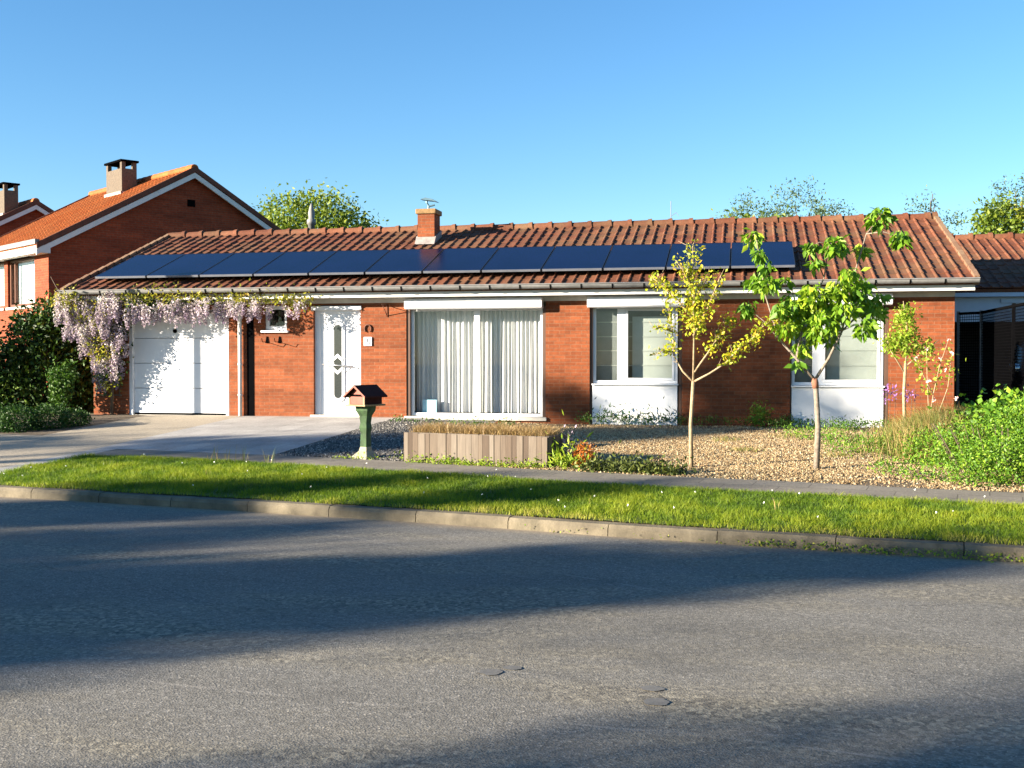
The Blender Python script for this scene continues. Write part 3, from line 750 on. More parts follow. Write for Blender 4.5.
# house number plate
npl = MB().box(-7.13, -6.97, YF - .028, YF - .001, 1.87, 2.04).build('number_plate', M['white'], house, bevel=.004)
dg = MB()
def digit(segs, cx):
    S = {'a': (-.02, .02, .045, .053), 'g': (-.02, .02, -.004, .004), 'd': (-.02, .02, -.053, -.045), 'f': (-.024, -.016, 0, .05), 'b': (.016, .024, 0, .05), 'e': (-.024, -.016, -.05, 0), 'c': (.016, .024, -.05, 0)}
    for i, s in enumerate(segs):
        x0, x1, z0, z1 = S[s]; dg.box(cx + x0, cx + x1, YF - .034 - i * .0004, YF - .028, 1.955 + z0, 1.955 + z1)
digit('bc', -7.085); digit('afgcd', -7.035)
dg.build('numerals', M['number'], npl)
# rafters' hook bracket above, horseshoe, plant hooks
hs = MB().tube([(-7.05 + .065 * math.cos(a), YF - .02, 2.20 + .075 * math.sin(a)) for a in np.linspace(-.9, math.pi + .9, 16)], .013, 6)
tag(hs.build('horseshoe', M['iron'], None, True), 'rusty horseshoe hung on brick above the house number', 'horseshoe')
wb = MB().tube([(-6.67, YF - .015, 2.66), (-6.67, YF - .015, 2.42)], .008, 6); wb.tube([(-6.67, YF - .015, 2.64), (-6.67, YF - .32, 2.64)], .008, 6); wb.tube([(-6.67, YF - .015, 2.45), (-6.67, YF - .25, 2.62)], .007, 6)
tag(wb.build('wall_bracket', M['iron'], None, True), 'thin iron hanging bracket on brick between door and big window', 'bracket')
for i, xx in enumerate((-9.12, -8.86)):
    hb = MB().prism([(xx - .03, YF - .02, 1.93), (xx + .03, YF - .02, 1.93), (xx + .008, YF - .02, 2.06), (xx - .008, YF - .02, 2.06)], (0, .018, 0))
    hb.tube([(xx, YF - .01, 1.95), (xx, YF - .22, 1.95), (xx, YF - .25, 2.02)], .007, 6)
    o = tag(hb.build('plant_hook', M['black'], None), ('left' if i == 0 else 'right') + ' of the two black iron plant hooks under the small window', 'hook', 'plant hooks under the small window')

# ---- chimney
ch_ = MB().box(-6.83, -6.46, 23.05, 23.5, 3.95, 4.72).build('chimney', M['brick'], house)
MB().box(-6.87, -6.42, 23.01, 23.54, 4.71, 4.82).build('chimney_cap', M['cap'], ch_, bevel=.02)
MB().prism([(-6.86, 22.92, EZ + (22.88 - EY) * SP_ / CP + .05), (-6.86, 23.06, EZ + (23.1 - EY) * SP_ / CP + .15), (-6.86, 23.54, EZ + (23.62 - EY) * SP_ / CP + .13), (-6.86, 23.54, EZ + (23.62 - EY) * SP_ / CP)], (.43, 0, 0)).build('flashing', M['lead'], ch_)
cw = MB().tube([(-6.66, 23.3, 4.81), (-6.66, 23.3, 4.92), (-6.70, 23.3, 4.98), (-6.70, 23.3, 5.05)], .022, 8)
cw.tube([(-6.66, 23.3, 4.90), (-6.52, 23.3, 4.93)], .02, 8)
cw.prism([(-6.82, 23.2, 5.05), (-6.70, 23.2, 5.085), (-6.55, 23.2, 5.05), (-6.44, 23.2, 4.98), (-6.56, 23.2, 5.01), (-6.72, 23.2, 5.03)], (0, .2, 0))
cw.build('cowl', M['cowl'], ch_)
vp = MB().lathe((-10.09, 25.2, 4.1), [(.08, 0), (.08, .72), (.11, .73), (.11, .83), (.07, .86), (.08, 1.0), (.045, 1.14), (.02, 1.22)], 14)
vp.build('flue_pipe', M['zinc'], house, True)
an = MB().tube([(-1.57, 24.6, 4.4), (-1.57, 24.6, 5.05)], .008, 6); an.tube([(-1.57, 24.6, 4.72), (-1.45, 24.6, 4.80), (-1.40, 24.6, 4.72)], .006, 6)
an.build('aerial', M['zinc'], house)

# ---- solar panels: twelve portrait modules
off = .13
for i in range(12):
    x0 = -12.78 + i * 1.14; x1 = x0 + 1.122
    R = Matrix.Translation(Vector((0, 20.42, EZ + (20.42 - EY) * SP_ / CP)) + Vector((0, -SP_, CP)) * off) @ Matrix.Rotation(PIT, 4, 'X')
    p = MB().box(x0 + .012, x1 - .012, .02, 1.70, .0, .034, R).build('solar_panel', M['panel'], house)
    f = MB()
    f.box(x0, x0 + .012, 0, 1.72, -.003, .037, R); f.box(x1 - .012, x1, 0, 1.72, -.003, .037, R); f.box(x0 + .012, x1 - .012, 1.70, 1.72, -.003, .037, R)
    f.build('panel_frame', M['pframe'], p)
    MB().box(x0 + .012, x1 - .012, 0, .02, -.003, .037, R).build('bottom_rail', M['plip'], p)
rl = MB()
for s in (.35, 1.35):
    R = Matrix.Translation(Vector((0, 20.42, EZ + (20.42 - EY) * SP_ / CP))) @ Matrix.Rotation(PIT, 4, 'X')
    rl.box(-12.74, .86, s, s + .04, .09, .125, R)
    for i in range(13): rl.box(-12.7 + i * 1.12, -12.66 + i * 1.12, s, s + .04, .01, .09, R)
rl.build('mounting_rail', M['zinc'], house)

# ================================================================== NEIGHBOUR HOUSES ON THE LEFT
U2 = Vector((-.818, .575, 0)).normalized(); V2 = Vector((.575, .818, 0)).normalized()
def rowhouse(C, label, chs, full, wins):
    C = Vector((C[0], C[1], 0)); a = 4.1; W_ = 6.75; EZ2 = 4.72; AZ = EZ2 + a * .555
    T = thing('brick_house', label, 'house', (C.x, C.y, .45), 'tall brick houses in a row on the left')
    P = lambda s, t, z: C + U2 * s + V2 * t + Vector((0, 0, z))
    b = MB()
    outline = [(0, .3), (0, EZ2 - .05), (a, AZ - .07), (2 * a, EZ2 - .05), (2 * a, .3)]
    b.prism([P(0, t, z) for t, z in outline], -U2 * -.3)
    b.prism([P(W_ - .3, t, z) for t, z in outline], U2 * .3)
    # front wall pieces round the openings
    xs_ = [0.3] + [q for w_ in sorted(wins) for q in (w_[0], w_[1])] + [W_ - .3]
    def fw(s0, s1, z0, z1, t0=0, t1=.28):
        vs = [P(s, t, z) for z in (z0, z1) for t in (t0, t1) for s in (s0, s1)]
        b.add(vs, [(0, 2, 3, 1), (4, 5, 7, 6), (0, 1, 5, 4), (2, 6, 7, 3), (0, 4, 6, 2), (1, 3, 7, 5)])
    cur = .3
    for (s0, s1, z0, z1, kind) in sorted(wins):
        fw(cur, s0, .3, EZ2 - .1); fw(s0, s1, z1, EZ2 - .1)
        if z0 > .5: fw(s0, s1, .3, z0)
        cur = s1
    fw(cur, W_ - .3, .3, EZ2 - .1)
    fw(.3, W_ - .3, .3, EZ2 - .1, 2 * a - .3, 2 * a)
    b.build('wall', M['brick_nb'], T)
    sl = math.atan(.555); c_, s_ = math.cos(sl), math.sin(sl)
    org = P(-.18, -.35, EZ2 + .08 - .35 * .555); sd_ = V2 * c_ + Vector((0, 0, s_)); nn = -V2 * s_ + Vector((0, 0, c_))
    ln = (a + .35) / c_
    rf = tile_roof('roof', org, U2, sd_, nn, W_ + .36, ln, .22, .26, M['tile_nb'], T, .03)
    rb = MB(); rz = lambda t: EZ2 + .05 + (a - abs(t - a)) * .555
    pl = [(-.33, rz(-.33)), (a, rz(a)), (2 * a + .33, rz(2 * a + .33))]
    rb.prism([P(-.17, t, z) for t, z in pl] + [P(-.17, t, z - .12) for t, z in pl[::-1]], U2 * (W_ + .34))
    rb.build('roof_deck', M['tile_nb'], rf)
    # ridge
    rg = MB(); k = -.2
    while k < W_ + .1:
        rg.tube([P(k, a, AZ + .10), P(k + .36, a, AZ + .115)], .12, 12); k += .36
    rg.build('ridge_tile', M['tile_nb'], rf)
    rk = MB()
    for s0 in (-.21, W_ + .16):
        pl2 = [(-.38, rz(-.38) - .07), (a, rz(a) - .07), (2 * a + .38, rz(2 * a + .38) - .07)]
        rk.prism([P(s0, t, z) for t, z in pl2] + [P(s0, t, z - .15) for t, z in pl2[::-1]], U2 * .05)
    rk.build('barge_board', M['fascia'], T)
    vd = MB()
    for s0 in (-.23, W_ + .14):
        pl2 = [(-.38, rz(-.38) + .10), (a, rz(a) + .11), (2 * a + .38, rz(2 * a + .38) + .10)]
        vd.prism([P(s0, t, z) for t, z in pl2] + [P(s0, t, z - .155) for t, z in pl2[::-1]], U2 * .06)
    vd.build('verge_tile', M['verge_nb'], rf)
    g = MB(); zz = EZ2 - .08
    g.prism([P(-.2, -.42, zz - .02), P(-.2, -.42, zz + .11), P(-.2, -.30, zz + .11), P(-.2, -.30, zz - .02)], U2 * (W_ + .4))
    g.build('gutter', M['zinc'], T)
    g = MB(); g.prism([P(-.2, -.36, zz - .24), P(-.2, -.36, zz - .03), P(-.2, -.02, zz - .03), P(-.2, -.02, zz - .24)], U2 * (W_ + .4))
    g.build('fascia_board', M['fascia'], T)
    # chimney with open top slab
    s0, t0, t1, zt = chs
    c = MB()
    def cbx(b, s_a, s_b, ta, tb, z0, z1):
        vs = [P(s, t, z) for z in (z0, z1) for t in (ta, tb) for s in (s_a, s_b)]
        b.add(vs, [(0, 2, 3, 1), (4, 5, 7, 6), (0, 1, 5, 4), (2, 6, 7, 3), (0, 4, 6, 2), (1, 3, 7, 5)])
    cbx(c, s0, s0 + 1.1, t0, t1, 6.2, zt - .26)
    for (sa, ta) in ((s0, t0), (s0 + .98, t0), (s0, t1 - .12), (s0 + .98, t1 - .12)): cbx(c, sa, sa + .12, ta, ta + .12, zt - .26, zt - .06)
    co = c.build('chimney', M['bwchim'], T)
    c = MB(); cbx(c, s0 - .05, s0 + 1.15, t0 - .05, t1 + .05, zt - .06, zt); c.build('chimney_cap', M['black'], co)
    c = MB(); cbx(c, s0 - .04, s0 + 1.14, t0 - .06, t1 + .04, 6.2, EZ2 + .05 + t0 * .555 + .12); c.build('flashing', M['lead'], co)
    for (s0, s1, z0, z1, kind) in wins:
        if kind == 'w':
            f = MB(); cbx(f, s0, s0 + .09, .06, .14, z0, z1); cbx(f, s0 + .09, s1 - .09, .06, .14, z0, z0 + .08); cbx(f, s0 + .09, s1 - .09, .06, .14, z1 - .08, z1); cbx(f, s1 - .09, s1, .06, .14, z0, z1)
            cbx(f, s1 - .42, s1 - .36, .06, .14, z0 + .08, z1 - .08)
            fo = f.build('window', M['brownframe'], T)
            p = MB(); cbx(p, s0 + .09, s1 - .09, .10, .11, z0 + .08, z1 - .08); p.build('glass_pane', M['glass'], fo)
            p = MB(); cbx(p, s0 + .35, s1 - .3, .22, .24, z0 + .05, z1 - .05); p.build('curtain', M['curtain'], fo)
            p = MB(); cbx(p, s0 - .05, s1 + .05, -.14, .02, z1 - .02, z1 + .14); p.build('shutter_box', M['black'], T)
            p = MB(); cbx(p, s0 - .05, s1 + .05, -.05, .12, z0 - .07, z0 - .003); p.build('window_sill', M['sill'], fo)
        else:
            p = MB(); cbx(p, s0, s1, .08, .13, z0, z1); p.build('door', M['white'], T)
    r_ = MB(); cbx(r_, .3, W_ - .3, 2.2, 2.3, .4, EZ2 - .2); cbx(r_, .3, W_ - .3, .3, 2.2, 2.6, 2.7); r_.build('room_interior', M['room'], T)
    v = MB(); cbx(v, -.012, .0, a - .14, a + .10, AZ - .98, AZ - .78)
    v.build('gable_vent', M['black'], T)
    return T
rowhouse((-17.97, 26.5), 'tall orange-roofed brick house with a dark shaded gable directly left of the bungalow', (2.65, 3.2, 3.67, 7.62), True,
         [(.98, 3.02, 3.08, 4.42, 'w'), (3.3, 5.3, 3.08, 4.42, 'w')])
ap = Vector((-24.2, 34.9, 0)) - V2 * 4.1
rowhouse((ap.x, ap.y), 'farther brick house at the left edge, only its roof peak and chimney showing', (.3, 3.2, 3.67, 7.72), False,
         [(.98, 3.02, 3.08, 4.42, 'w'), (3.6, 5.3, .45, 2.6, 'd')])

# ================================================================== RIGHT NEIGHBOUR
nbr = thing('neighbour_garage', 'low tiled-roof garage in shade at the right edge, beyond the bungalow', 'garage', (8, 24.4, .5))
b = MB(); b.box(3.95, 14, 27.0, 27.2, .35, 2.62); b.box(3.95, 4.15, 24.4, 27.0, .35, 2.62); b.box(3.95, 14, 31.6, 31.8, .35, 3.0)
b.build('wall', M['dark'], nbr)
MB().box(3.90, 14, 24.12, 24.3, 2.88, 2.97).build('gutter', M['bluewall'], nbr)
MB().box(3.90, 14, 24.30, 24.4, 2.38, 2.95).build('front_board', M['bluewall'], nbr)
MB().box(5.1, 14, 24.26, 24.30, 2.76, 2.84).build('front_strip', M['bluewall'], nbr)  # raised strip in the same pale blue as the front board
ln2 = (27.9 - 24.1) / CP
r2 = tile_roof('roof', (3.9, 24.1, 3.06), (1, 0, 0), (0, CP, SP_), (0, -SP_, CP), 10.2, ln2, .2, .325, M['tile'], nbr)
RZ2 = 3.06 + ln2 * SP_
rb = MB(); rb.prism([(3.92, 24.12, 3.03), (3.92, 27.9, RZ2 - .04), (3.92, 31.9, 3.0), (3.92, 31.9, 2.92), (3.92, 27.9, RZ2 - .14), (3.92, 24.12, 2.96)], (10.1, 0, 0)); rb.build('roof_deck', M['tile'], r2)
rg = MB(); x = 3.9
while x < 14: rg.tube([(x, 27.9, RZ2 - .02), (x + .43, 27.9, RZ2 - .005)], .115, 14); rg.tube([(x + .36, 27.9, RZ2), (x + .445, 27.9, RZ2)], .135, 14); x += .435
rg.build('ridge_tile', M['tile'], r2)
# black mesh fence with grey posts
fen = thing('mesh_fence', 'black metal mesh fence with slim grey posts beside the right end of the bungalow', 'fence', (4.3, 21, .5))
FP = [(3.97, 22.5), (4.30, 22.1), (4.29, 19.5), (4.33, 16.9)]
for (x, y) in FP:
    MB().box(x - .025, x + .025, y - .025, y + .025, .40, 2.52).build('post', M['zinc'] if y > 19.6 else M['black'], fen)
for (p, q) in zip(FP[:-1], FP[1:]):
    p, q = Vector((*p, 0)), Vector((*q, 0)); L = (q - p).length; d = (q - p).normalized(); R = Matrix.Translation(p) @ Matrix.Rotation(math.atan2(d.y, d.x), 4, 'Z')
    m = MB(); z = .55
    while z < 2.45: m.box(.03, L - .03, -.004, .004, z, z + .012, R); z += .05
    s = .05
    while s < L - .03: m.box(s, s + .006, -.010, -.0045, .5, 2.46, R); s += .05
    m.build('mesh_panel', M['black'], fen)
    MB().box(.02, L - .02, -.02, .02, 2.46, 2.50, R).build('top_rail', M['black'], fen)
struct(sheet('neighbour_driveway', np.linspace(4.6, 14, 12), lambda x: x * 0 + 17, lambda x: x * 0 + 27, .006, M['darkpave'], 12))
# dark car in the carport
car = thing('parked_car', 'dark car parked in the shade behind the black mesh fence', 'car', (5.9, 22.6, .5))
prof = [(20.6, .75), (20.62, 1.05), (20.9, 1.22), (21.7, 1.34), (22.5, 1.88), (23.2, 1.96), (24.2, 1.9), (24.9, 1.45), (25.0, .8)]
b = MB(); rows = []
vs = []; n = len(prof)
for i, (xx, k) in enumerate(((5.0, .94), (5.12, 1.0), (5.9, 1.02), (6.68, 1.0), (6.8, .94))):
    for (y, z) in prof: vs.append((xx + (0 if z < 1.4 else (5.9 - xx) * .18), y + (1 - k) * (22.6 - y), .75 + (z - .75) * k))
fs = [tuple(range(n)), tuple(range(4 * n, 5 * n))[::-1]]
for i in range(4):
    for j in range(n): fs.append((i * n + j, (i + 1) * n + j, (i + 1) * n + (j + 1) % n, i * n + (j + 1) % n))
b.add(vs, fs); b.build('body', M['car'], car, True)
MB().prism([(5.25, 21.72, 1.37), (6.55, 21.72, 1.37), (6.42, 22.46, 1.86), (5.38, 22.46, 1.86)], (0, -.02, .02)).build('windscreen', M['carglass'], car)
for xx in (5.02, 6.62):
    for y in (21.4, 24.2):
        w_ = MB().tube([(xx, y, .82), (xx + .18, y, .82)], .32, 20).build('wheel', M['tyre'], car)
        MB().tube([(xx - .01, y, .82), (xx + .19, y, .82)], .19, 14).build('rim', M['steel'], w_)
for xx in (5.2, 6.6): MB().tube([(xx, 20.62, 1.05), (xx, 20.58, 1.05)], .1, 12).build('headlight', M['chrome'], car)
mr = MB().lathe((4.86, 22.0, 1.36), [(.02, 0), (.10, .02), (.12, .09), (.09, .16), (.02, .18)], 12); mr.build('mirror', M['chrome'], car, True)

# ================================================================== MAILBOX
mb = thing('mailbox', 'little red-brown wooden house mailbox on a mossy green carved post by the footpath', 'mailbox', (-5.07, 14.57, .26))
nf = Vector((-.35, -.93, 0)).normalized(); ns = Vector((.93, -.35, 0)).normalized(); c0 = Vector((-5.06, 14.57, 0))
def mp(f, s, z): return c0 + nf * f + ns * s + Vector((0, 0, z))
def mbox(b, f0, f1, s0, s1, z0, z1):
    vs = [mp(f, s, z) for z in (z0, z1) for f in (f0, f1) for s in (s0, s1)]
    return b.add(vs, [(0, 2, 3, 1), (4, 5, 7, 6), (0, 1, 5, 4), (2, 6, 7, 3), (0, 4, 6, 2), (1, 3, 7, 5)])
b = MB(); b.prism([mp(.18, -.14, 1.0), mp(.18, .14, 1.0), mp(.18, .14, 1.13), mp(.18, 0, 1.235), mp(.18, -.14, 1.13)], nf * -.36)
b.build('body', M['mb_dark'], mb)
b = MB(); mbox(b, .181, .188, -.115, .115, 1.0, 1.105); b.build('front_board', M['mb_red'], mb)
b = MB(); b.prism([mp(.182, -.10, 1.135), mp(.182, .10, 1.135), mp(.182, 0, 1.21)], nf * .006); b.build('gable_board', M['mb_red'], mb)
b = MB(); mbox(b, .181, .192, -.14, -.115, .99, 1.12); mbox(b, .181, .192, .115, .14, .99, 1.12); b.build('corner_trim', M['mb_cream'], mb)
b = MB(); mbox(b, .181, .186, -.115, .115, 1.108, 1.128); b.build('letter_slot', M['black'], mb)
b = MB()
for sg in (-1, 1):
    b.prism([mp(.24, 0, 1.262), mp(.24, sg * .19, 1.11), mp(.24, sg * .19, 1.09), mp(.24, 0, 1.238)], nf * -.48)
b.build('roof', M['mb_dark'], mb)
b = MB()
for sg in (-1, 1):
    b.prism([mp(.243, 0, 1.264), mp(.243, sg * .192, 1.112), mp(.243, sg * .192, 1.085), mp(.243, 0, 1.232)], nf * .008)
b.build('roof_trim', M['mb_red'], mb)
b = MB(); mbox(b, -.22, .22, -.17, .17, .975, .997); b.build('floor_board', M['mb_cream'], mb)
def squarepost(b, prof):
    n = 4; vs = []
    for (r, rs, z) in prof:
        for f, s in ((1, 1), (1, -1), (-1, -1), (-1, 1)): vs.append(mp(f * r, s * rs, z))
    fs = [(0, 1, 2, 3)[::-1], tuple(range(len(vs) - 4, len(vs)))]
    for i in range(len(prof) - 1):
        for k in range(4): fs.append((i * 4 + k, i * 4 + (k + 1) % 4, i * 4 + 4 + (k + 1) % 4, i * 4 + 4 + k))
    return b.add(vs, fs)
squarepost(MB(), [(.05, .05, .24), (.055, .055, .45), (.05, .052, .6), (.062, .066, .68), (.052, .055, .74), (.058, .07, .84), (.09, .105, .91), (.095, .11, .974)]).build('post', M['mb_green'], mb, bevel=.008)
squarepost(MB(), [(.17, .16, .20), (.14, .13, .29), (.07, .07, .36), (.056, .056, .42)]).build('foot', M['mb_stone'], mb, bevel=.012)

# ================================================================== PLANTER
pl = thing('planter', 'long weathered wooden plank planter in front of the big window, edging the footpath', 'planter', (-3.4, 14.2, .26))
A = Vector((-4.42, 14.28, 0)); Bp = Vector((-2.40, 13.80, 0)); Cp = Vector((-2.26, 14.42, 0)); Dp = Vector((-4.28, 14.90, 0))
b = MB()
def plankrow(b, P, Q, n, top):
    L = (Q - P).length; d = (Q - P) / L; R0 = Matrix.Rotation(math.atan2(d.y, d.x), 4, 'Z'); s = 0
    ws = RNG.uniform(.6, 1.3, n); ws = ws / ws.sum() * L
    for w_ in ws:
        R = Matrix.Translation(P + d * s) @ R0; o = random.uniform(-.006, .006)
        z0 = .21
        b.box(.002, w_ - .003, -.012 + o, .012 + o, z0, top + random.uniform(-.006, .006), R); s += w_
plankrow(b, A, Bp, 24, .635); plankrow(b, Bp, Cp, 7, .635); plankrow(b, Cp, Dp, 24, .635); plankrow(b, Dp, A, 7, .635)
b.build('plank_side', M['plank'], pl)
b = MB()
for P, Q in ((A, Bp), (Bp, Cp), (Cp, Dp), (Dp, A)):
    d = (Q - P).normalized(); nr = Vector((-d.y, d.x, 0))
    b.prism([P + nr * .016 + Vector((0, 0, .605)), Q + nr * .016 + Vector((0, 0, .605)), Q + nr * .05 + Vector((0, 0, .605)), P + nr * .05 + Vector((0, 0, .605))], (0, 0, .034), t=.8)
b.build('top_rail', M['plank'], pl)
b = MB(); b.prism([P + Vector((0, 0, .56)) for P in (A, Bp, Cp, Dp)], (0, 0, .02)); b.build('planter_soil', M['soil'], pl)
# ================================================================== BLADES AND GRASS
def blades(name, x, y, z, hgt, wid, lean, mat, parent=None, tint=None, up=1.0):
    n = len(x); P = np.stack([x, y, z], 1); a = RNG.uniform(0, 6.283, n)
    L = RNG.normal(0, lean, (n, 2)); hh = hgt * RNG.uniform(.55, 1.25, n)
    sid = np.stack([np.cos(a), np.sin(a), np.zeros(n)], 1) * (wid * RNG.uniform(.6, 1.2, n))[:, None] * .5
    m1 = P + np.stack([L[:, 0] * hh * .35, L[:, 1] * hh * .35, hh * .6], 1); tip = P + np.stack([L[:, 0] * hh, L[:, 1] * hh, hh * up], 1)
    Vv = np.stack([P - sid, P + sid, m1 + sid * .7, tip, m1 - sid * .7], 1).reshape(-1, 3)
    b = np.arange(n)[:, None] * 5
    # quad + tip triangle, both stored as triangles
    Ff = np.concatenate([b + [0, 1, 2], b + [0, 2, 4], b + [4, 2, 3]])
    t = RNG.uniform(0, 1, n) if tint is None else tint
    return np_mesh(name, Vv, Ff, np.repeat(t, 5), mat, parent)
def vnoise(x, y, sc, seed=3):
    r = np.random.default_rng(seed); g = r.uniform(0, 1, (128, 128))
    u = x * sc + 40; v = y * sc + 40; i = np.floor(u).astype(int) % 127; j = np.floor(v).astype(int) % 127
    f = u - np.floor(u); q = v - np.floor(v); f = f * f * (3 - 2 * f); q = q * q * (3 - 2 * q)
    return (g[i, j] * (1 - f) + g[i + 1, j] * f) * (1 - q) + (g[i, j + 1] * (1 - f) + g[i + 1, j + 1] * f) * q
x, y = scatter_xy(345000, -9.27, 6, lambda x: Yk(x) + .13 - .05 * vnoise(x, x * 0, 3.1, 4), lambda x: near_w(x) + .02)
z = H(x, y) - .005
c = vnoise(x, y, 1.6) * .5 + vnoise(x, y, 6, 5) * .5
edge = np.exp(-((y - Yk(x) - .12) / .16) ** 2) + .6 * np.exp(-((near_w(x) - y) / .10) ** 2)
t = np.clip(.08 + .85 * (c - .25) + .25 * RNG.uniform(0, 1, len(x)) + .45 * edge * RNG.uniform(.2, 1, len(x)), 0, 1)
go = blades('grass', x, y, z, (.03 + .055 * c) * (1 - .25 * np.clip(edge, 0, 1)), .0065, .55, M['grass'], tint=t)
tag(go, 'strip of bright green grass between the kerb and the footpath', 'grass', kind='stuff')
wx, wy, wh = [], [], []
for i, (a_, b_) in enumerate([(-7.05, 14.05), (-6.85, 14.02), (-6.6, 13.98), (-6.15, 13.85), (-4.55, 12.2), (-1.5, 10.9), (-6.4, 12.6), (-8.2, 13.3), (.3, 10.9)]):
    n = 9; wx += list(a_ + RNG.normal(0, .04, n)); wy += list(b_ + RNG.normal(0, .03, n)); wh += [.22 if i < 4 else .12] * n
wx, wy = np.array(wx), np.array(wy)
tag(blades('wild_grass', wx, wy, H(wx, wy), np.array(wh), .008, .25, M['lf_mixgrass']), 'thin taller wild grass stalks standing out of the green verge', 'weeds', kind='stuff')
x, y = scatter_xy(130, -9, 4, lambda x: Yk(x) + .2, lambda x: near_w(x)); k = RNG.uniform(0, 1, len(x)) < .55; x, y = x[k], y[k]
z = H(x, y) + RNG.uniform(.07, .13, len(x)); P = np.repeat(np.stack([x, y, z], 1), 12, 0)
V_, F_, t_ = leaf_arrays(P, .010, None, 1, .8)
tag(np_mesh('dandelion_heads', V_, F_, t_, M['seed']), 'tiny white dandelion and daisy heads dotted over the grass verge', 'flowers', kind='stuff')
# small weeds along the kerb on the right
wx = np.concatenate([RNG.normal(.2, .15, 60), RNG.uniform(.5, 3.2, 500), RNG.uniform(-2, 2.5, 50)]); wy = Yk(wx) - np.abs(RNG.normal(0, .035, len(wx))) - .005
V_, F_, t_ = leaf_arrays(np.stack([wx, wy, RNG.uniform(.0, .07, len(wx))], 1), .028, (0, -.3, .6), .8, .5)
tag(np_mesh('kerb_weeds', V_, F_, t_, M['lf_small']), 'small green weeds growing in the gutter along the kerb', 'weeds', kind='stuff')
# planter grass
d = (Bp - A); e = (Dp - A)
u_, v_ = RNG.uniform(.03, .97, 5200), RNG.uniform(.12, .88, 5200)
x = A.x + d.x * u_ + e.x * v_; y = A.y + d.y * u_ + e.y * v_
o = blades('dry_grass', x, y, np.full(len(x), .56), .15 + .07 * vnoise(x, y, 5), .009, .55, M['lf_straw'])
tag(o, 'dry straw-coloured ornamental grass filling the plank planter', 'dry grass', kind='stuff')

# ---- plants near the planter
def small_plant(name, label, cat, blobs, n, size, mat, group=None, kind=None, D=(0, 0, .6), **k):
    o = foliage(name, blobs, n, size, mat, None, D, **k)
    return tag(o, label, cat, group, kind)
small_plant('heather', 'rounded orange-brown heather at the right foot of the plank planter', 'shrub', [(-1.99, 14.0, .36, .14, .14, .15), (-1.94, 13.9, .30, .11, .1, .1)], 1500, .035, M['lf_orange'])
small_plant('leafy_plant', 'green leafy plant against the right end of the plank planter', 'plant', [(-2.18, 13.72, .30, .16, .10, .10), (-2.27, 13.9, .34, .09, .12, .14)], 320, .10, M['lf_small'], aspect=.25, outward=.8)
small_plant('flowering_plant', 'pale lavender flower stems beside the right end of the planter', 'flower', [(-2.21, 14.15, .52, .06, .1, .12)], 110, .045, M['wist'])
xg = np.linspace(-1.85, -.75, 16)
small_plant('ground_cover', 'dark low ground cover along the footpath right of the orange heather', 'plants', [(x_, float(far_w(x_)) + .14 + random.uniform(-.03, .06), .28, .09, .10, .07) for x_ in xg], 2300, .055, M['lf_berg'], kind='stuff')
xg = np.linspace(-4.3, -2.5, 22)
small_plant('path_weeds', 'low green weeds growing along the foot of the planter', 'weeds', [(x_, 14.25 + (x_ + 4.42) * -.238 - .07, .26, .09, .045, .05 if random.random() > .3 else .02) for x_ in xg] + [(x_, 14.42 + random.uniform(-.04, .04), .26, .09, .05, .03) for x_ in np.linspace(-5.4, -4.5, 6)], 1500, .035, M['lf_small'], kind='stuff')
xg = np.linspace(-2.9, .9, 30)
small_plant('wall_foot_weeds', 'low green plants along the foot of the wall under the windows', 'weeds', [(x_, 20.2 + random.uniform(-.1, .05), .53, .12, .1, .05) for x_ in xg] + [(x_, 19.9 + random.uniform(-.5, .2), .5, .22, .2, .06) for x_ in np.linspace(.6, 2.4, 12)] + [(x_, 19.4 + random.uniform(-.1, .3), .47, .14, .1, .05) for x_ in np.linspace(-6.3, -4.0, 14)], 4200, .038, M['lf_small2'], kind='stuff')
small_plant('lavender_tuft', 'pale grey-green tuft at the wall foot between the two right windows', 'plant', [(.28, 20.05, .62, .13, .1, .14)], 420, .08, M['lf_bush'], aspect=.2, outward=.9)
for i in range(13):
    x_ = -2.55 + i * .105
    if i in (6, 10): continue
    o = small_plant('tulip_plant', 'small grey-green sprout in the row under the middle window', 'plant', [(x_, 20.2, .57, .03, .03, .07 + .02 * random.random())], 26, .09, M['lf_low'], 'sprouts in a row under the middle window', aspect=.25)
gx, gy_ = [], []
for (x_, y_, r) in ((.0, 16.0, .2), (-.3, 17.5, .25), (1.2, 15.5, .22), (.7, 18.3, .3)):
    n = 170; gx += list(x_ + RNG.normal(0, r * .5, n)); gy_ += list(y_ + RNG.normal(0, r * .7, n))
gx, gy_ = np.array(gx), np.array(gy_)
tag(blades('sparse_grass', gx, gy_, H(gx, gy_), .06, .008, .6, M['lf_mixgrass']), 'thin patches of grass coming up through the wood chips', 'grass', kind='stuff')

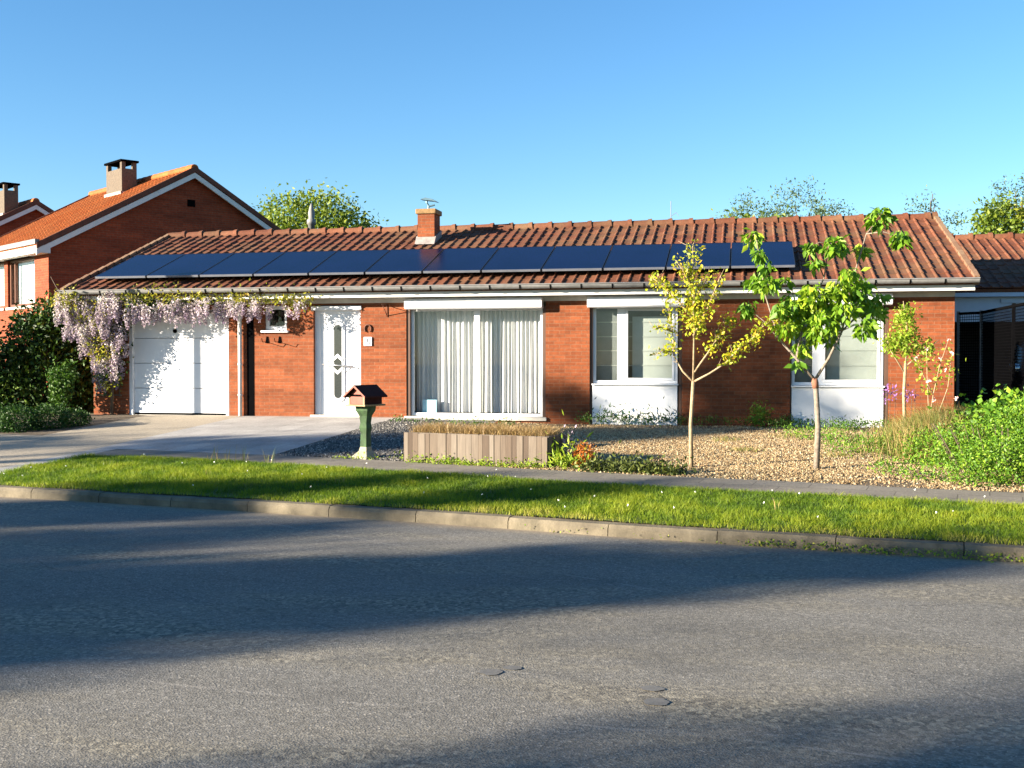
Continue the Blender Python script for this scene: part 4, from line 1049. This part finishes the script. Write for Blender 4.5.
# ================================================================== TREES
def grow(name, label, segs, mat, loc, cat='tree', group=None):
    """segs: list of (path, radii); first is the trunk"""
    T = thing(name, label, cat, loc, group)
    tr = MB(); tr.tube(*segs[0], n=10); trunk = tr.build('trunk', mat, T, True)
    if len(segs) > 1:
        b = MB()
        for p, r in segs[1:]: b.tube(p, r, n=7)
        b.build('branch', mat, T, True)
    return T
def along(path, n, jit):
    P = np.array(path, float); L = np.r_[0, np.cumsum(np.linalg.norm(np.diff(P, axis=0), axis=1))]
    s = RNG.uniform(0, L[-1], n); out = np.stack([np.interp(s, L, P[:, k]) for k in range(3)], 1)
    return out + RNG.normal(0, 1, (n, 3)) * jit
Yt = 13.94
def P2(l, y0=Yt, dy=0): return [(x_, y0 + dy * (i / max(1, len(l) - 1)), z_) for i, (x_, z_) in enumerate(l)]
br = {
 'c': P2([(-.61, 1.33), (-.60, 2.0), (-.62, 2.5), (-.62, 3.02)]),
 'l': P2([(-.61, 1.33), (-.74, 1.46), (-.85, 1.65), (-.87, 1.97), (-.95, 2.35)], dy=.12),
 'r': P2([(-.61, 1.33), (-.42, 1.43), (-.22, 1.56), (-.06, 1.74), (.08, 1.84), (.24, 2.02), (.40, 2.12)], dy=-.1),
 'r2': P2([(-.60, 1.45), (-.44, 1.68), (-.30, 1.90), (-.14, 2.12)], dy=.2),
 'ul': P2([(-.61, 2.1), (-.80, 2.33), (-.98, 2.52), (-1.12, 2.62)], dy=.1),
 'lm': P2([(-.86, 1.7), (-.98, 1.72), (-1.06, 1.66)], dy=-.1),
 'lm2': P2([(-.87, 1.95), (-1.0, 2.0), (-1.08, 1.99)], dy=-.1),
 'ur': P2([(-.61, 1.9), (-.45, 2.2), (-.33, 2.5), (-.28, 2.62)], dy=-.15),
 'ur2': P2([(-.61, 2.3), (-.48, 2.55), (-.42, 2.7)], dy=.1),
 'ul2': P2([(-.62, 2.5), (-.75, 2.72), (-.82, 2.82)], dy=-.1),
}
tw = []
for k_, p_ in br.items():
    q_ = along(p_[1:] if len(p_) > 3 else p_, 9, .0)
    for a_ in q_: tw.append(([tuple(a_), tuple(a_ + RNG.normal(0, .05, 3) + (0, 0, .05))], [.004, .002]))
T = grow('young_tree', 'slender young tree with sparse yellow-green leaves in the wood chip garden', [([(-.63, Yt, .2), (-.64, Yt, .8), (-.61, Yt, 1.34)], [.030, .023, .021])] + [(p, list(np.linspace(.014, .004, len(p)))) for p in br.values()] + tw, M['bark_pale'], (-.63, Yt, .27))
pts = np.concatenate([along(br['c'][1:], 460, .055), along(br['l'][2:], 150, .04), along(br['r'][2:], 430, .045), along(br['r2'][1:], 300, .05), along(br['ul'][1:], 290, .045), along(br['lm'], 90, .04), along(br['lm2'], 60, .03), along(br['ur'], 260, .045), along(br['ur2'], 150, .045), along(br['ul2'], 120, .04), RNG.normal(0, 1, (300, 3)) * (.09, .12, .12) + (-.62, Yt, 2.15)])
V_, F_, t_ = leaf_arrays(pts, .042, (0, 0, .2), .8, .55, jit=.6)
np_mesh('leaves', V_, F_, t_, M['lf_yellow'], T)
# cherry-like tree with hanging leaves
Yc = 13.99
def cw_(cx, cy): return (.84 + (640 + cx / 2.743 - 815) * .01172, 1.38 + (378 - (200 + cy / 2.743)) * .01216)
CL = [(305, 95, 26), (325, 150, 20), (345, 180, 18), (315, 215, 26), (290, 292, 24), (345, 228, 32), (400, 215, 14), (465, 130, 20), (530, 128, 32), (480, 172, 15), (650, 55, 34), (700, 112, 24), (605, 135, 18), (420, 290, 42), (470, 260, 36), (400, 350, 30), (440, 405, 26), (500, 335, 46), (560, 300, 36), (592, 250, 36), (640, 300, 34), (612, 350, 30), (540, 250, 34), (480, 365, 26), (525, 380, 20), (658, 272, 22), (560, 205, 22), (462, 290, 28), (590, 212, 16), (430, 445, 14), (380, 300, 22), (510, 290, 30), (620, 230, 18), (455, 330, 30)]
blobs = []
for cx, cy, r in CL:
    X_, Z_ = cw_(cx, cy); rr = r / 2.743 * .0119
    blobs.append((X_, Yc + random.uniform(-.25, .25), Z_, rr * 1.05, rr * 1.2, rr, 1))
tipl = [cw_(a, b) for a, b in [(305, 95), (290, 292), (530, 128), (650, 55), (700, 112), (465, 130), (640, 300), (560, 300), (345, 215), (440, 400)]]
J = (.84, Yc, 1.36)
main_l = [J, (.62, Yc, 1.62), (.42, Yc + .05, 1.85), (.25, Yc + .1, 2.4), (.14, Yc + .1, 3.1)]
main_r = [J, (1.0, Yc, 1.62), (1.15, Yc - .03, 1.95), (1.25, Yc - .05, 2.5), (1.42, Yc - .05, 3.1), (1.62, Yc, 3.35)]
mid = [(.62, Yc, 1.62), (.72, Yc + .15, 2.1), (.95, Yc + .15, 2.6), (1.0, Yc + .1, 3.0)]
segs = [([(.86, Yc, .2), (.88, Yc, .8), (.85, Yc, 1.30), J], [.040, .033, .031, .036]),
        (main_l, [.020, .017, .013, .009, .005]), (main_r, [.020, .017, .014, .011, .007, .004]), (mid, [.016, .013, .009, .004])]
stems = [main_l, main_r, mid]
for bl in blobs:
    tgt = Vector(bl[:3]); src = min((Vector(q) for s in stems for q in s), key=lambda q: (q - tgt).length + (.5 if q.z > tgt.z + .1 else 0))
    m_ = (src + tgt) / 2 + Vector((0, 0, .04)); segs.append(([src, m_, tgt], [.008, .006, .003]))
T = grow('leafy_tree', 'small tree with large drooping bright green leaves in front of the right window', segs, M['bark'], (.86, Yc, .28))
MB().tube([(.85, Yc, 1.26), (.84, Yc, 1.33), (.84, Yc, 1.38)], [.039, .043, .032], 10).build('graft_knob', M['bark_red'], T, True)
blobs = [(q[0], q[1], q[2], q[3] * .84, q[4], q[5] * .84) for q in blobs]
pc, dd, ix = cloud(blobs, 3000, .4)
bt = RNG.uniform(0, 1, len(blobs))
t = np.clip(.6 * RNG.uniform(0, 1, len(pc)) + .4 * bt[ix], 0, 1)
dirs = dd * (.55, .55, .1) + (0, 0, -.75)
V_, F_, t_ = leaf_arrays(pc, .10, dirs, .4, .46, t, jit=.55)
np_mesh('leaves', V_, F_, t_, M['lf_cherry'], T)
# small tree by the right wall
Ys = 18.0
T = grow('small_tree', 'small pale-stemmed tree growing close to the brick wall right of the last window', [([(2.42, Ys, .4), (2.40, Ys, 1.1), (2.42, Ys, 1.55)], [.03, .026, .022]), ([(2.41, Ys, 1.4), (2.2, Ys, 1.75), (2.12, Ys, 2.0)], [.014, .01, .005]), ([(2.42, Ys, 1.5), (2.45, Ys, 2.0), (2.38, Ys, 2.5)], [.014, .01, .005]), ([(2.42, Ys, 1.5), (2.7, Ys, 1.75), (2.9, Ys, 1.9)], [.012, .008, .004])], M['bark_pale'], (2.42, Ys, .4))
np_ = [(2.40, Ys, 2.25, .22, .25, .30), (2.28, Ys, 1.95, .22, .22, .2), (2.5, Ys, 1.95, .2, .2, .22), (2.1, Ys, 1.9, .14, .15, .14), (2.82, Ys, 1.85, .16, .12, .12), (2.45, Ys, 2.5, .12, .1, .1)]
np_ = [(2.41 + (q[0] - 2.41) * .75, q[1], 1.95 + (q[2] - 2.05) * .85, q[3] * .72, q[4] * .8, q[5] * .8) for q in np_]
foliage('leaves', np_, 1900, .055, M['lf_small'], T, clump=.4)
# rose bush
Yr = 17.2
st = [[(2.62, Yr, .5), (2.7, Yr, 1.1), (2.78, Yr, 1.5), (2.9, Yr, 1.88)], [(2.66, Yr, .5), (2.62, Yr, 1.2), (2.6, Yr, 1.75)], [(2.7, Yr, .6), (2.9, Yr, 1.2), (2.95, Yr, 1.7)], [(2.7, Yr, 1.1), (2.5, Yr, 1.5), (2.45, Yr, 1.6)]]
T = thing('rose_bush', 'leggy rose bush with pale pink blooms against the right end of the brick wall', 'rose bush', (2.66, Yr, .45))
b = MB()
for p in st: b.tube(p, [.010] + [.006] * (len(p) - 2) + [.004], n=6)
b.build('stem', M['bark_pale'], T, True)
V_, F_, t_ = leaf_arrays(np.concatenate([along(p[1:], 45, .06) for p in st]), .06, (0, 0, -.1), .8, .55); np_mesh('leaves', V_, F_, t_, M['lf_small'], T)
for (x_, z_) in ((2.9, 1.9), (2.6, 1.77), (2.78, 1.62), (2.95, 1.7), (2.45, 1.62), (2.86, 1.45), (2.62, 1.3), (3.0, 1.05), (2.7, 1.02)):
    V_, F_, t_ = leaf_arrays(np.repeat([[x_, Yr - .05, z_]], 12, 0) + RNG.normal(0, .008, (12, 3)), .028, (0, 0, .2), 1, .9); np_mesh('rose_bloom', V_, F_, t_, M['petal_pink'], T)
small_plant('purple_flowers', 'thin stems of purple flowers in front of the white panel right of the leafy tree', 'flowers', [(2.13, 17.3, 1.15, .08, .1, .11), (2.03, 17.3, 1.0, .06, .1, .08), (2.42, 17.3, 1.07, .08, .1, .05)], 120, .045, M['petal_purple'])
b = MB()
for x_ in (2.05, 2.1, 2.17, 2.4, 2.45): b.tube([(x_, 17.3, .5), (x_ + .02, 17.3, 1.15)], .004, 5)
tag(b.build('flower_stems', M['twig']), 'thin stalks under the purple flowers by the right window', 'flower stalks')
# ornamental grass mass and lime bush on the right
x = RNG.normal(2.62, .40, 6500); y = RNG.normal(16.2, .75, 6500)
k = (x > 1.35) & (x < 3.9) & (y > 14.8); x, y = x[k], y[k]
o = blades('ornamental_grass', x, y, H(x, y), np.clip(.62 - .30 * np.abs(x - 2.75) - .05 * (y - 16), .2, .6), .010, .32, M['lf_mixgrass'])
tag(o, 'feathery green and straw coloured grasses in front of the right end of the house', 'ornamental grass', kind='stuff')
bb = [(2.55, 13.35, .45, .62, .5, .38), (2.15, 13.25, .38, .40, .38, .28), (3.0, 13.3, .55, .55, .5, .45), (3.5, 13.2, .55, .6, .6, .5), (2.7, 14.2, .62, .6, .6, .42), (3.3, 14.5, .7, .7, .7, .48), (2.2, 14.3, .48, .45, .5, .34), (4.2, 13.4, .72, .6, .7, .52), (3.35, 13.5, .85, .35, .4, .3), (3.9, 13.7, .95, .4, .4, .3), (1.9, 14.9, .45, .35, .5, .28)]
bb = [(q[0] + .36, q[1] - .33 if q[1] < 13.6 else q[1] - .15, q[2], q[3] * .95, q[4], q[5]) + q[6:] for q in bb]
T = thing('lime_bush', 'dense bright lime-green bush at the right edge beside the footpath', 'bush', (3.0, 13.4, .25))
foliage('leaves', bb, 46000, .034, M['lf_bush'], T, zmin=.24, clump=.45, shell=.75, D=(0, 0, .3))
b = MB()
for i in range(26):
    x_ = RNG.uniform(2.1, 4.3); y_ = RNG.uniform(13.1, 14.3); b.tube([(x_ * .6 + 1.2, y_, .25), (x_, y_ - .1, .85)], [.012, .004], n=5)
b.build('stem', M['twig'], T)
T = thing('leafy_bush', 'darker round-leaved bush with pale tips behind the lime bush at the right edge', 'bush', (3.6, 15.2, .35))
foliage('leaves', [(3.45, 14.9, .85, .5, .5, .38), (3.9, 14.8, .9, .5, .5, .4), (3.1, 15.3, .75, .4, .4, .32), (4.4, 14.8, .8, .6, .5, .42)], 6500, .075, M['lf_bush'], T, aspect=.75, clump=.4, zmin=.3)
b = MB()
for i in range(14): b.tube([(3.6, 15.0, .3), (RNG.uniform(3.1, 4.3), RNG.uniform(14.7, 15.3), 1.05)], [.014, .004], n=5)
b.build('stem', M['twig'], T)
small_plant('edge_herbs', 'straggly low green herbs between wood chips and the right bush', 'herbs', [(1.65, 13.6, .35, .22, .3, .10), (1.95, 13.2, .35, .2, .25, .12), (1.5, 15.8, .45, .5, .6, .12), (1.1, 18.0, .47, .5, .6, .07)], 2600, .045, M['lf_bush'], kind='stuff', aspect=.3)

# ================================================================== LEFT SHRUBS
T = thing('laurel_shrub', 'tall glossy dark evergreen shrub at the left, before the orange neighbour house', 'shrub', (-14.9, 21.4, .45))
lb = [(-14.1, 17.8, 1.8, .6, .4, .8), (-14.2, 17.8, .9, .6, .4, .5), (-12.15, 19.3, 1.7, .35, .4, .5), (-12.1, 19.3, 1.0, .4, .4, .5), (-12.7, 19.0, 2.35, .42, .5, .42), (-13.0, 18.8, 1.95, .5, .5, .5), (-13.5, 18.6, 1.5, .55, .6, .6), (-12.6, 18.9, 1.7, .5, .5, .6), (-13.2, 18.5, 1.0, .7, .6, .6), (-12.3, 19.2, 2.1, .35, .4, .35), (-12.2, 19.1, 1.3, .45, .45, .7), (-13.9, 18.4, .9, .5, .5, .5), (-12.5, 18.9, .8, .6, .5, .4), (-12.45, 19.0, 2.62, .16, .2, .2), (-13.2, 18.7, 2.3, .2, .2, .2)]
lb = [(q[0] * 1.15, q[1] + 2.7, 1.6 + (q[2] - 1.6) * 1.14, q[3] * 1.1, q[4], q[5] * 1.12) for q in lb]
foliage('inner_leaves', [(q[0], q[1] + .3, q[2], q[3] * .8, q[4] * .6, q[5] * .8) for q in lb], 9000, .12, M['lf_dark'], T, clump=.2, shell=.2)
foliage('leaves', lb, 17000, .105, M['lf_dark'], T, aspect=.5, clump=.45, shell=.7)
b = MB()
for i in range(18):
    t_ = lb[i % len(lb)]; b.tube([(-14.9, 21.4, .4), ((t_[0] - 14.9) / 2, 21.4, t_[2] * .5 + .3), (t_[0], t_[1], t_[2])], [.035, .022, .008], n=6)
b.build('stem', M['twig'], T)
small_plant('leafy_bush', 'small lighter green bush in front of the tall dark shrub, left of the garage', 'bush', [(-13.2, 19.9, 1.28, .30, .25, .22), (-13.3, 19.9, .95, .16, .2, .25), (-13.2, 19.9, .65, .08, .08, .3)], 1700, .07, M['lf_small2'], clump=.3)
lowb = [(-12.15, 17.9, .55, .35, .35, .25), (-12.55, 17.5, .50, .4, .35, .28), (-11.95, 18.4, .5, .22, .35, .18), (-12.9, 17.5, .42, .35, .3, .16)]
small_plant('low_shrub', 'low dark green shrub spilling over the driveway edge left of the garage', 'shrub', lowb, 9500, .045, M['lf_low'], clump=.35, shell=.75)
small_plant('low_plant', 'bright green low plants at the very left edge beside the driveway', 'plants', [(-13.5, 17.6, .5, .5, .35, .3), (-13.9, 17.9, .8, .4, .3, .4), (-14.3, 17.8, .6, .4, .3, .4)], 4200, .055, M['lf_small'], clump=.35)

# ================================================================== WISTERIA
T = thing('wisteria', 'wisteria with hanging pale lilac blossom climbing over the garage door', 'climbing plant', (-12.3, 20.3, .5))
rac = []
def put(n, x0, x1, y0, y1, z0, z1, l0, l1):
    for _ in range(n): rac.append((random.uniform(x0, x1), random.uniform(y0, y1), random.uniform(z0, z1), random.uniform(l0, l1)))
put(76, -13.35, -11.8, 19.8, 20.2, 2.6, 2.98, .28, .42)
put(64, -13.3, -12.15, 19.85, 20.25, 2.25, 2.7, .25, .4)
put(48, -12.95, -12.0, 20.0, 20.35, 1.9, 2.4, .25, .38)
put(44, -12.75, -12.15, 20.1, 20.4, 1.45, 2.0, .25, .38)
put(16, -12.7, -12.25, 20.15, 20.4, 1.2, 1.5, .2, .3)
put(70, -11.9, -9.9, 19.85, 20.25, 2.62, 2.86, .26, .42)
put(26, -9.9, -9.1, 19.8, 20.25, 2.60, 2.84, .22, .38)
put(13, -9.1, -8.2, 19.85, 20.25, 2.60, 2.78, .15, .28)
V_, tt = [], []
for (x_, y_, z_, L) in rac:
    n = int(70 * L / .3); s = RNG.uniform(0, 1, n) ** .8; r = .062 * (1 - s) ** .6 + .008
    a = RNG.uniform(0, 6.283, n); q = RNG.uniform(.5, 1, n)
    V_.append(np.stack([x_ + np.cos(a) * r * q, y_ + np.sin(a) * r * q, z_ - s * L], 1)); tt.append(np.clip(.75 - .5 * s + RNG.normal(0, .15) + RNG.normal(0, .12, n), 0, 1))
Pw = np.concatenate(V_); V2_, F2_, t2_ = leaf_arrays(Pw, .034, (0, 0, -.3), 1, .85, np.concatenate(tt))
np_mesh('blossom', V2_, F2_, t2_, M['wist'], T)
lf = [(-13.1, 20.0, 2.8, .35, .22, .15), (-12.6, 20.1, 2.5, .45, .2, .3), (-12.45, 20.2, 1.9, .3, .2, .4), (-11.6, 20.0, 2.86, .5, .18, .10), (-10.7, 20.0, 2.86, .7, .16, .08), (-9.6, 20.05, 2.82, .5, .15, .1), (-8.8, 20.1, 2.78, .5, .15, .07), (-12.45, 20.3, 1.3, .2, .1, .3), (-8.3, 20.1, 2.74, .3, .12, .08)]
foliage('leaves', lf, 3600, .075, M['wleaf'], T, aspect=.4, clump=.5, D=(0, -.3, -.2))
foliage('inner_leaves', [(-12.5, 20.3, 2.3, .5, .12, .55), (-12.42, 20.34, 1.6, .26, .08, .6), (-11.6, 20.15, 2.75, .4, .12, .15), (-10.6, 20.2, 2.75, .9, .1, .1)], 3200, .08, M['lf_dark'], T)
b = MB()
b.tube([(-12.42, 20.36, .45), (-12.38, 20.33, 1.2), (-12.15, 20.2, 1.9), (-12.25, 20.1, 2.6), (-11.6, 20.05, 2.84), (-10.5, 20.08, 2.84), (-9.5, 20.1, 2.82), (-8.3, 20.15, 2.78)], [.035, .03, .028, .025, .02, .016, .012, .006], n=7)
b.tube([(-12.25, 20.1, 2.6), (-12.8, 19.95, 2.8), (-13.3, 19.9, 3.0), (-13.45, 19.9, 3.25)], [.02, .015, .01, .004], n=6)
for i in range(14):
    x_ = RNG.uniform(-12.6, -8.4); b.tube([(x_, 20.08, 2.83), (x_ + RNG.uniform(-.2, .2), 19.95, 2.95), (x_ + RNG.uniform(-.3, .3), 19.85, 3.0)], [.007, .005, .003], n=5)
b.build('branch', M['twig'], T, True)
ls = MB()
for x_ in (-12.80, -12.63, -12.46, -12.29): ls.box(x_, x_ + .022, YF - .05, YF - .03, .86, 2.4)
for z_ in (.88, 1.03, 1.18, 1.4, 1.65, 1.9): ls.box(-12.84, -12.24, YF - .03, YF - .012, z_, z_ + .022)
tag(ls.build('wall_trellis', M['plank']), 'small pale wooden trellis on the brick pier left of the garage door', 'trellis')
cards = MB().box(-6.03, -5.75, YF + .20, YF + .24, .60, .84)
tag(cards.build('window_card', M['card']), 'pale blue card standing inside the big window at its lower left corner', 'card')

# ================================================================== TREES BEHIND THE ROOFS
def far_tree(name, label, base, blobs, n, size, mat, trunk_h, group='trees behind the roofs', clump=.6, r=.25):
    T = thing(name, label, 'tree', base, group)
    b = MB().tube([base, (base[0] + .1, base[1], base[2] + trunk_h * .6), (base[0], base[1], base[2] + trunk_h)], [r, r * .7, r * .35], 8); b.build('trunk', M['twig'], T, True)
    b = MB()
    for bl in blobs:
        for k in range(4):
            e_ = Vector(bl[:3]) + Vector(RNG.normal(0, .25, 3) * np.array(bl[3:6])); s_ = Vector((base[0], base[1], base[2] + trunk_h * random.uniform(.5, .95)))
            b.tube([s_, (s_ + e_) / 2 + Vector((0, 0, -.3)), e_], [r * .3, r * .18, .02], n=5)
    b.build('branch', M['twig'], T)
    foliage('crown', blobs, n, size, mat, T, clump=clump)
    return T
far_tree('leafy_tree', 'full green tree behind the roof between the neighbour gable and the flue pipe', (-20.6, 50, .5), [(q[0] + .9,) + q[1:] for q in [(-21.7, 50, 7.6, 2.0, 2.0, 1.9), (-20.2, 50, 7.6, 1.7, 1.8, 2.0), (-18.9, 50, 7.0, 1.3, 1.5, 1.4), (-22.8, 50, 7.2, 1.2, 1.4, 1.3), (-18.0, 50, 6.6, .9, 1, .9)]], 14000, .19, M['lf_far'], 6.5)
far_tree('bare_tree', 'thin-leaved tree standing behind the solar panels just left of the leafy tree', (0.3, 55, .5), [(.2, 55, 8.2, 1.4, 1.4, 1.3), (-.7, 55, 7.7, 1.0, 1, .9)], 2200, .13, M['lf_faint'], 7.6, clump=.8, r=.12)
far_tree('bare_tree', 'thin-leaved airy tree behind the ridge above the right windows', (3.0, 55, .5), [(2.6, 55, 8.6, 1.4, 1.4, 1.4), (4.0, 55, 8.0, 1.1, 1.1, 1.0)], 3000, .13, M['lf_faint'], 8.0, clump=.8, r=.12)
far_tree('bushy_tree', 'dense green treetop just showing over the ridge below the airy trees', (1.0, 50, .5), [(.2, 50, 6.9, 1.8, 1.2, .95), (1.8, 50, 6.8, 1.6, 1.2, .9)], 3200, .2, M['lf_far'], 5.8)
far_tree('bare_tree', 'very thin airy tree behind the right end of the main ridge', (8.2, 55, .5), [(7.8, 55, 8.2, .7, .7, 1.0), (8.5, 55, 8.9, .3, .3, 1.0), (9.3, 55, 7.6, .8, .7, .8), (6.6, 55, 7.8, .6, .5, .5)], 1120, .13, M['lf_faint'], 8.0, clump=.8, r=.1)
far_tree('bushy_tree', 'dark green tree above the low right roof', (11.0, 52, .5), [(10.8, 52, 7.4, .9, 1.0, 1.1)], 2400, .2, M['lf_far'], 5.8)
far_tree('bushy_tree', 'yellow-green tree at the top right edge above the low roof', (12.9, 52, .5), [(12.3, 52, 7.4, 1.2, 1.0, 1.0), (13.8, 52, 8.0, 1.4, 1.2, 1.6)], 3800, .2, M['lf_lime'], 6.2)
far_tree('bare_tree', 'airy thin-leaved treetop rising over the yellow-green tree at the right edge', (12.6, 56, .5), [(12.4, 56, 9.0, 1.3, 1.0, 1.2), (13.6, 56, 9.8, 1.0, 1, 1.3)], 1800, .13, M['lf_faint'], 8.5, clump=.8, r=.1)

# ================================================================== TREES ACROSS THE STREET (they cast the shade on road, garden and wall)
DS = Vector((math.sin(SUN_AZ), math.cos(SUN_AZ), 0)); NS = Vector((-DS.y, DS.x, 0))
def street_tree(label, q, sg, blobs, n, size, th, r=.16):
    """q metres across, sg metres along the direction in which the sunlight travels over the ground"""
    c = NS * q + DS * sg; base = (c.x, c.y, 0.05)
    bl = []
    for (dq, z, rq, rz, *wt) in blobs:
        p = c + NS * dq; bl.append((p.x, p.y, z, rq, rq, rz, wt[0] if wt else 1))
    return far_tree('street_tree', label, base, bl, n, size, M['lf_far'], th, 'trees across the street', .5, r)
street_tree('tall street tree behind the viewer shading the middle of the road', 7.6, -30, [(.0, 8.0, 1.15, .8), (-.35, 8.5, .55, .5), (-.6, 8.95, .3, .35, 2), (.2, 7.1, 1.4, 1.0), (1.4, 7.2, .8, .45), (-.5, 6.4, 1.4, 1.0)], 9000, .22, 5.4)
street_tree('wide street tree behind the viewer shading the road at the left', 12.0, -30, [(-1.45, 7.45, .62, .6), (.8, 7.45, .95, .7, 1.2), (.1, 7.6, .5, .3), (.2, 6.4, 1.2, .5), (-1.0, 8.75, .4, .35, 2), (.6, 8.4, .3, .3, 2), (-2.4, 7.0, .5, .3)], 8500, .2, 6.2)
street_tree('street tree behind the viewer shading the nearest strip of road', 2.3, -27.3, [(0, 7.0, 2.0, 1.8), (.7, 6.2, 1.5, 1.5), (-1, 5.5, 1.6, 1.6)], 6500, .22, 5)
street_tree('tallest street tree, shading the brick wall between the right windows', 16.9, -30, [(.4, 12.0, .7, 1.0), (.1, 10.9, .95, 1.0), (-.3, 9.7, 1.2, .7, 1.5), (.0, 8.75, 1.3, .35), (1.95, 10.35, .28, .16, 6)], 6000, .2, 8.9)
street_tree('loose street tree behind the viewer dappling the verge and driveway', 17.6, -26, [(.2, 7.2, 1.2, .25), (-1.6, 7.5, .8, .25, .6), (2.0, 6.4, 1.2, .25)], 1900, .2, 6.5, .1)
# slim lamp post left of the frame: its shadow stripes the garage door
lp = thing('lamp_post', 'slim garden lamp post left of the driveway', 'lamp post', (-15.06, 17.7, .4))
MB().tube([(-15.06, 17.7, .3), (-15.06, 17.7, 4.3)], [.06, .05], 12).build('pole', M['zinc'], lp, True)
MB().lathe((-15.06, 17.7, 4.3), [(.05, 0), (.14, .05), (.17, .25), (.05, .36), (.02, .4)], 14).build('lantern', M['black'], lp)
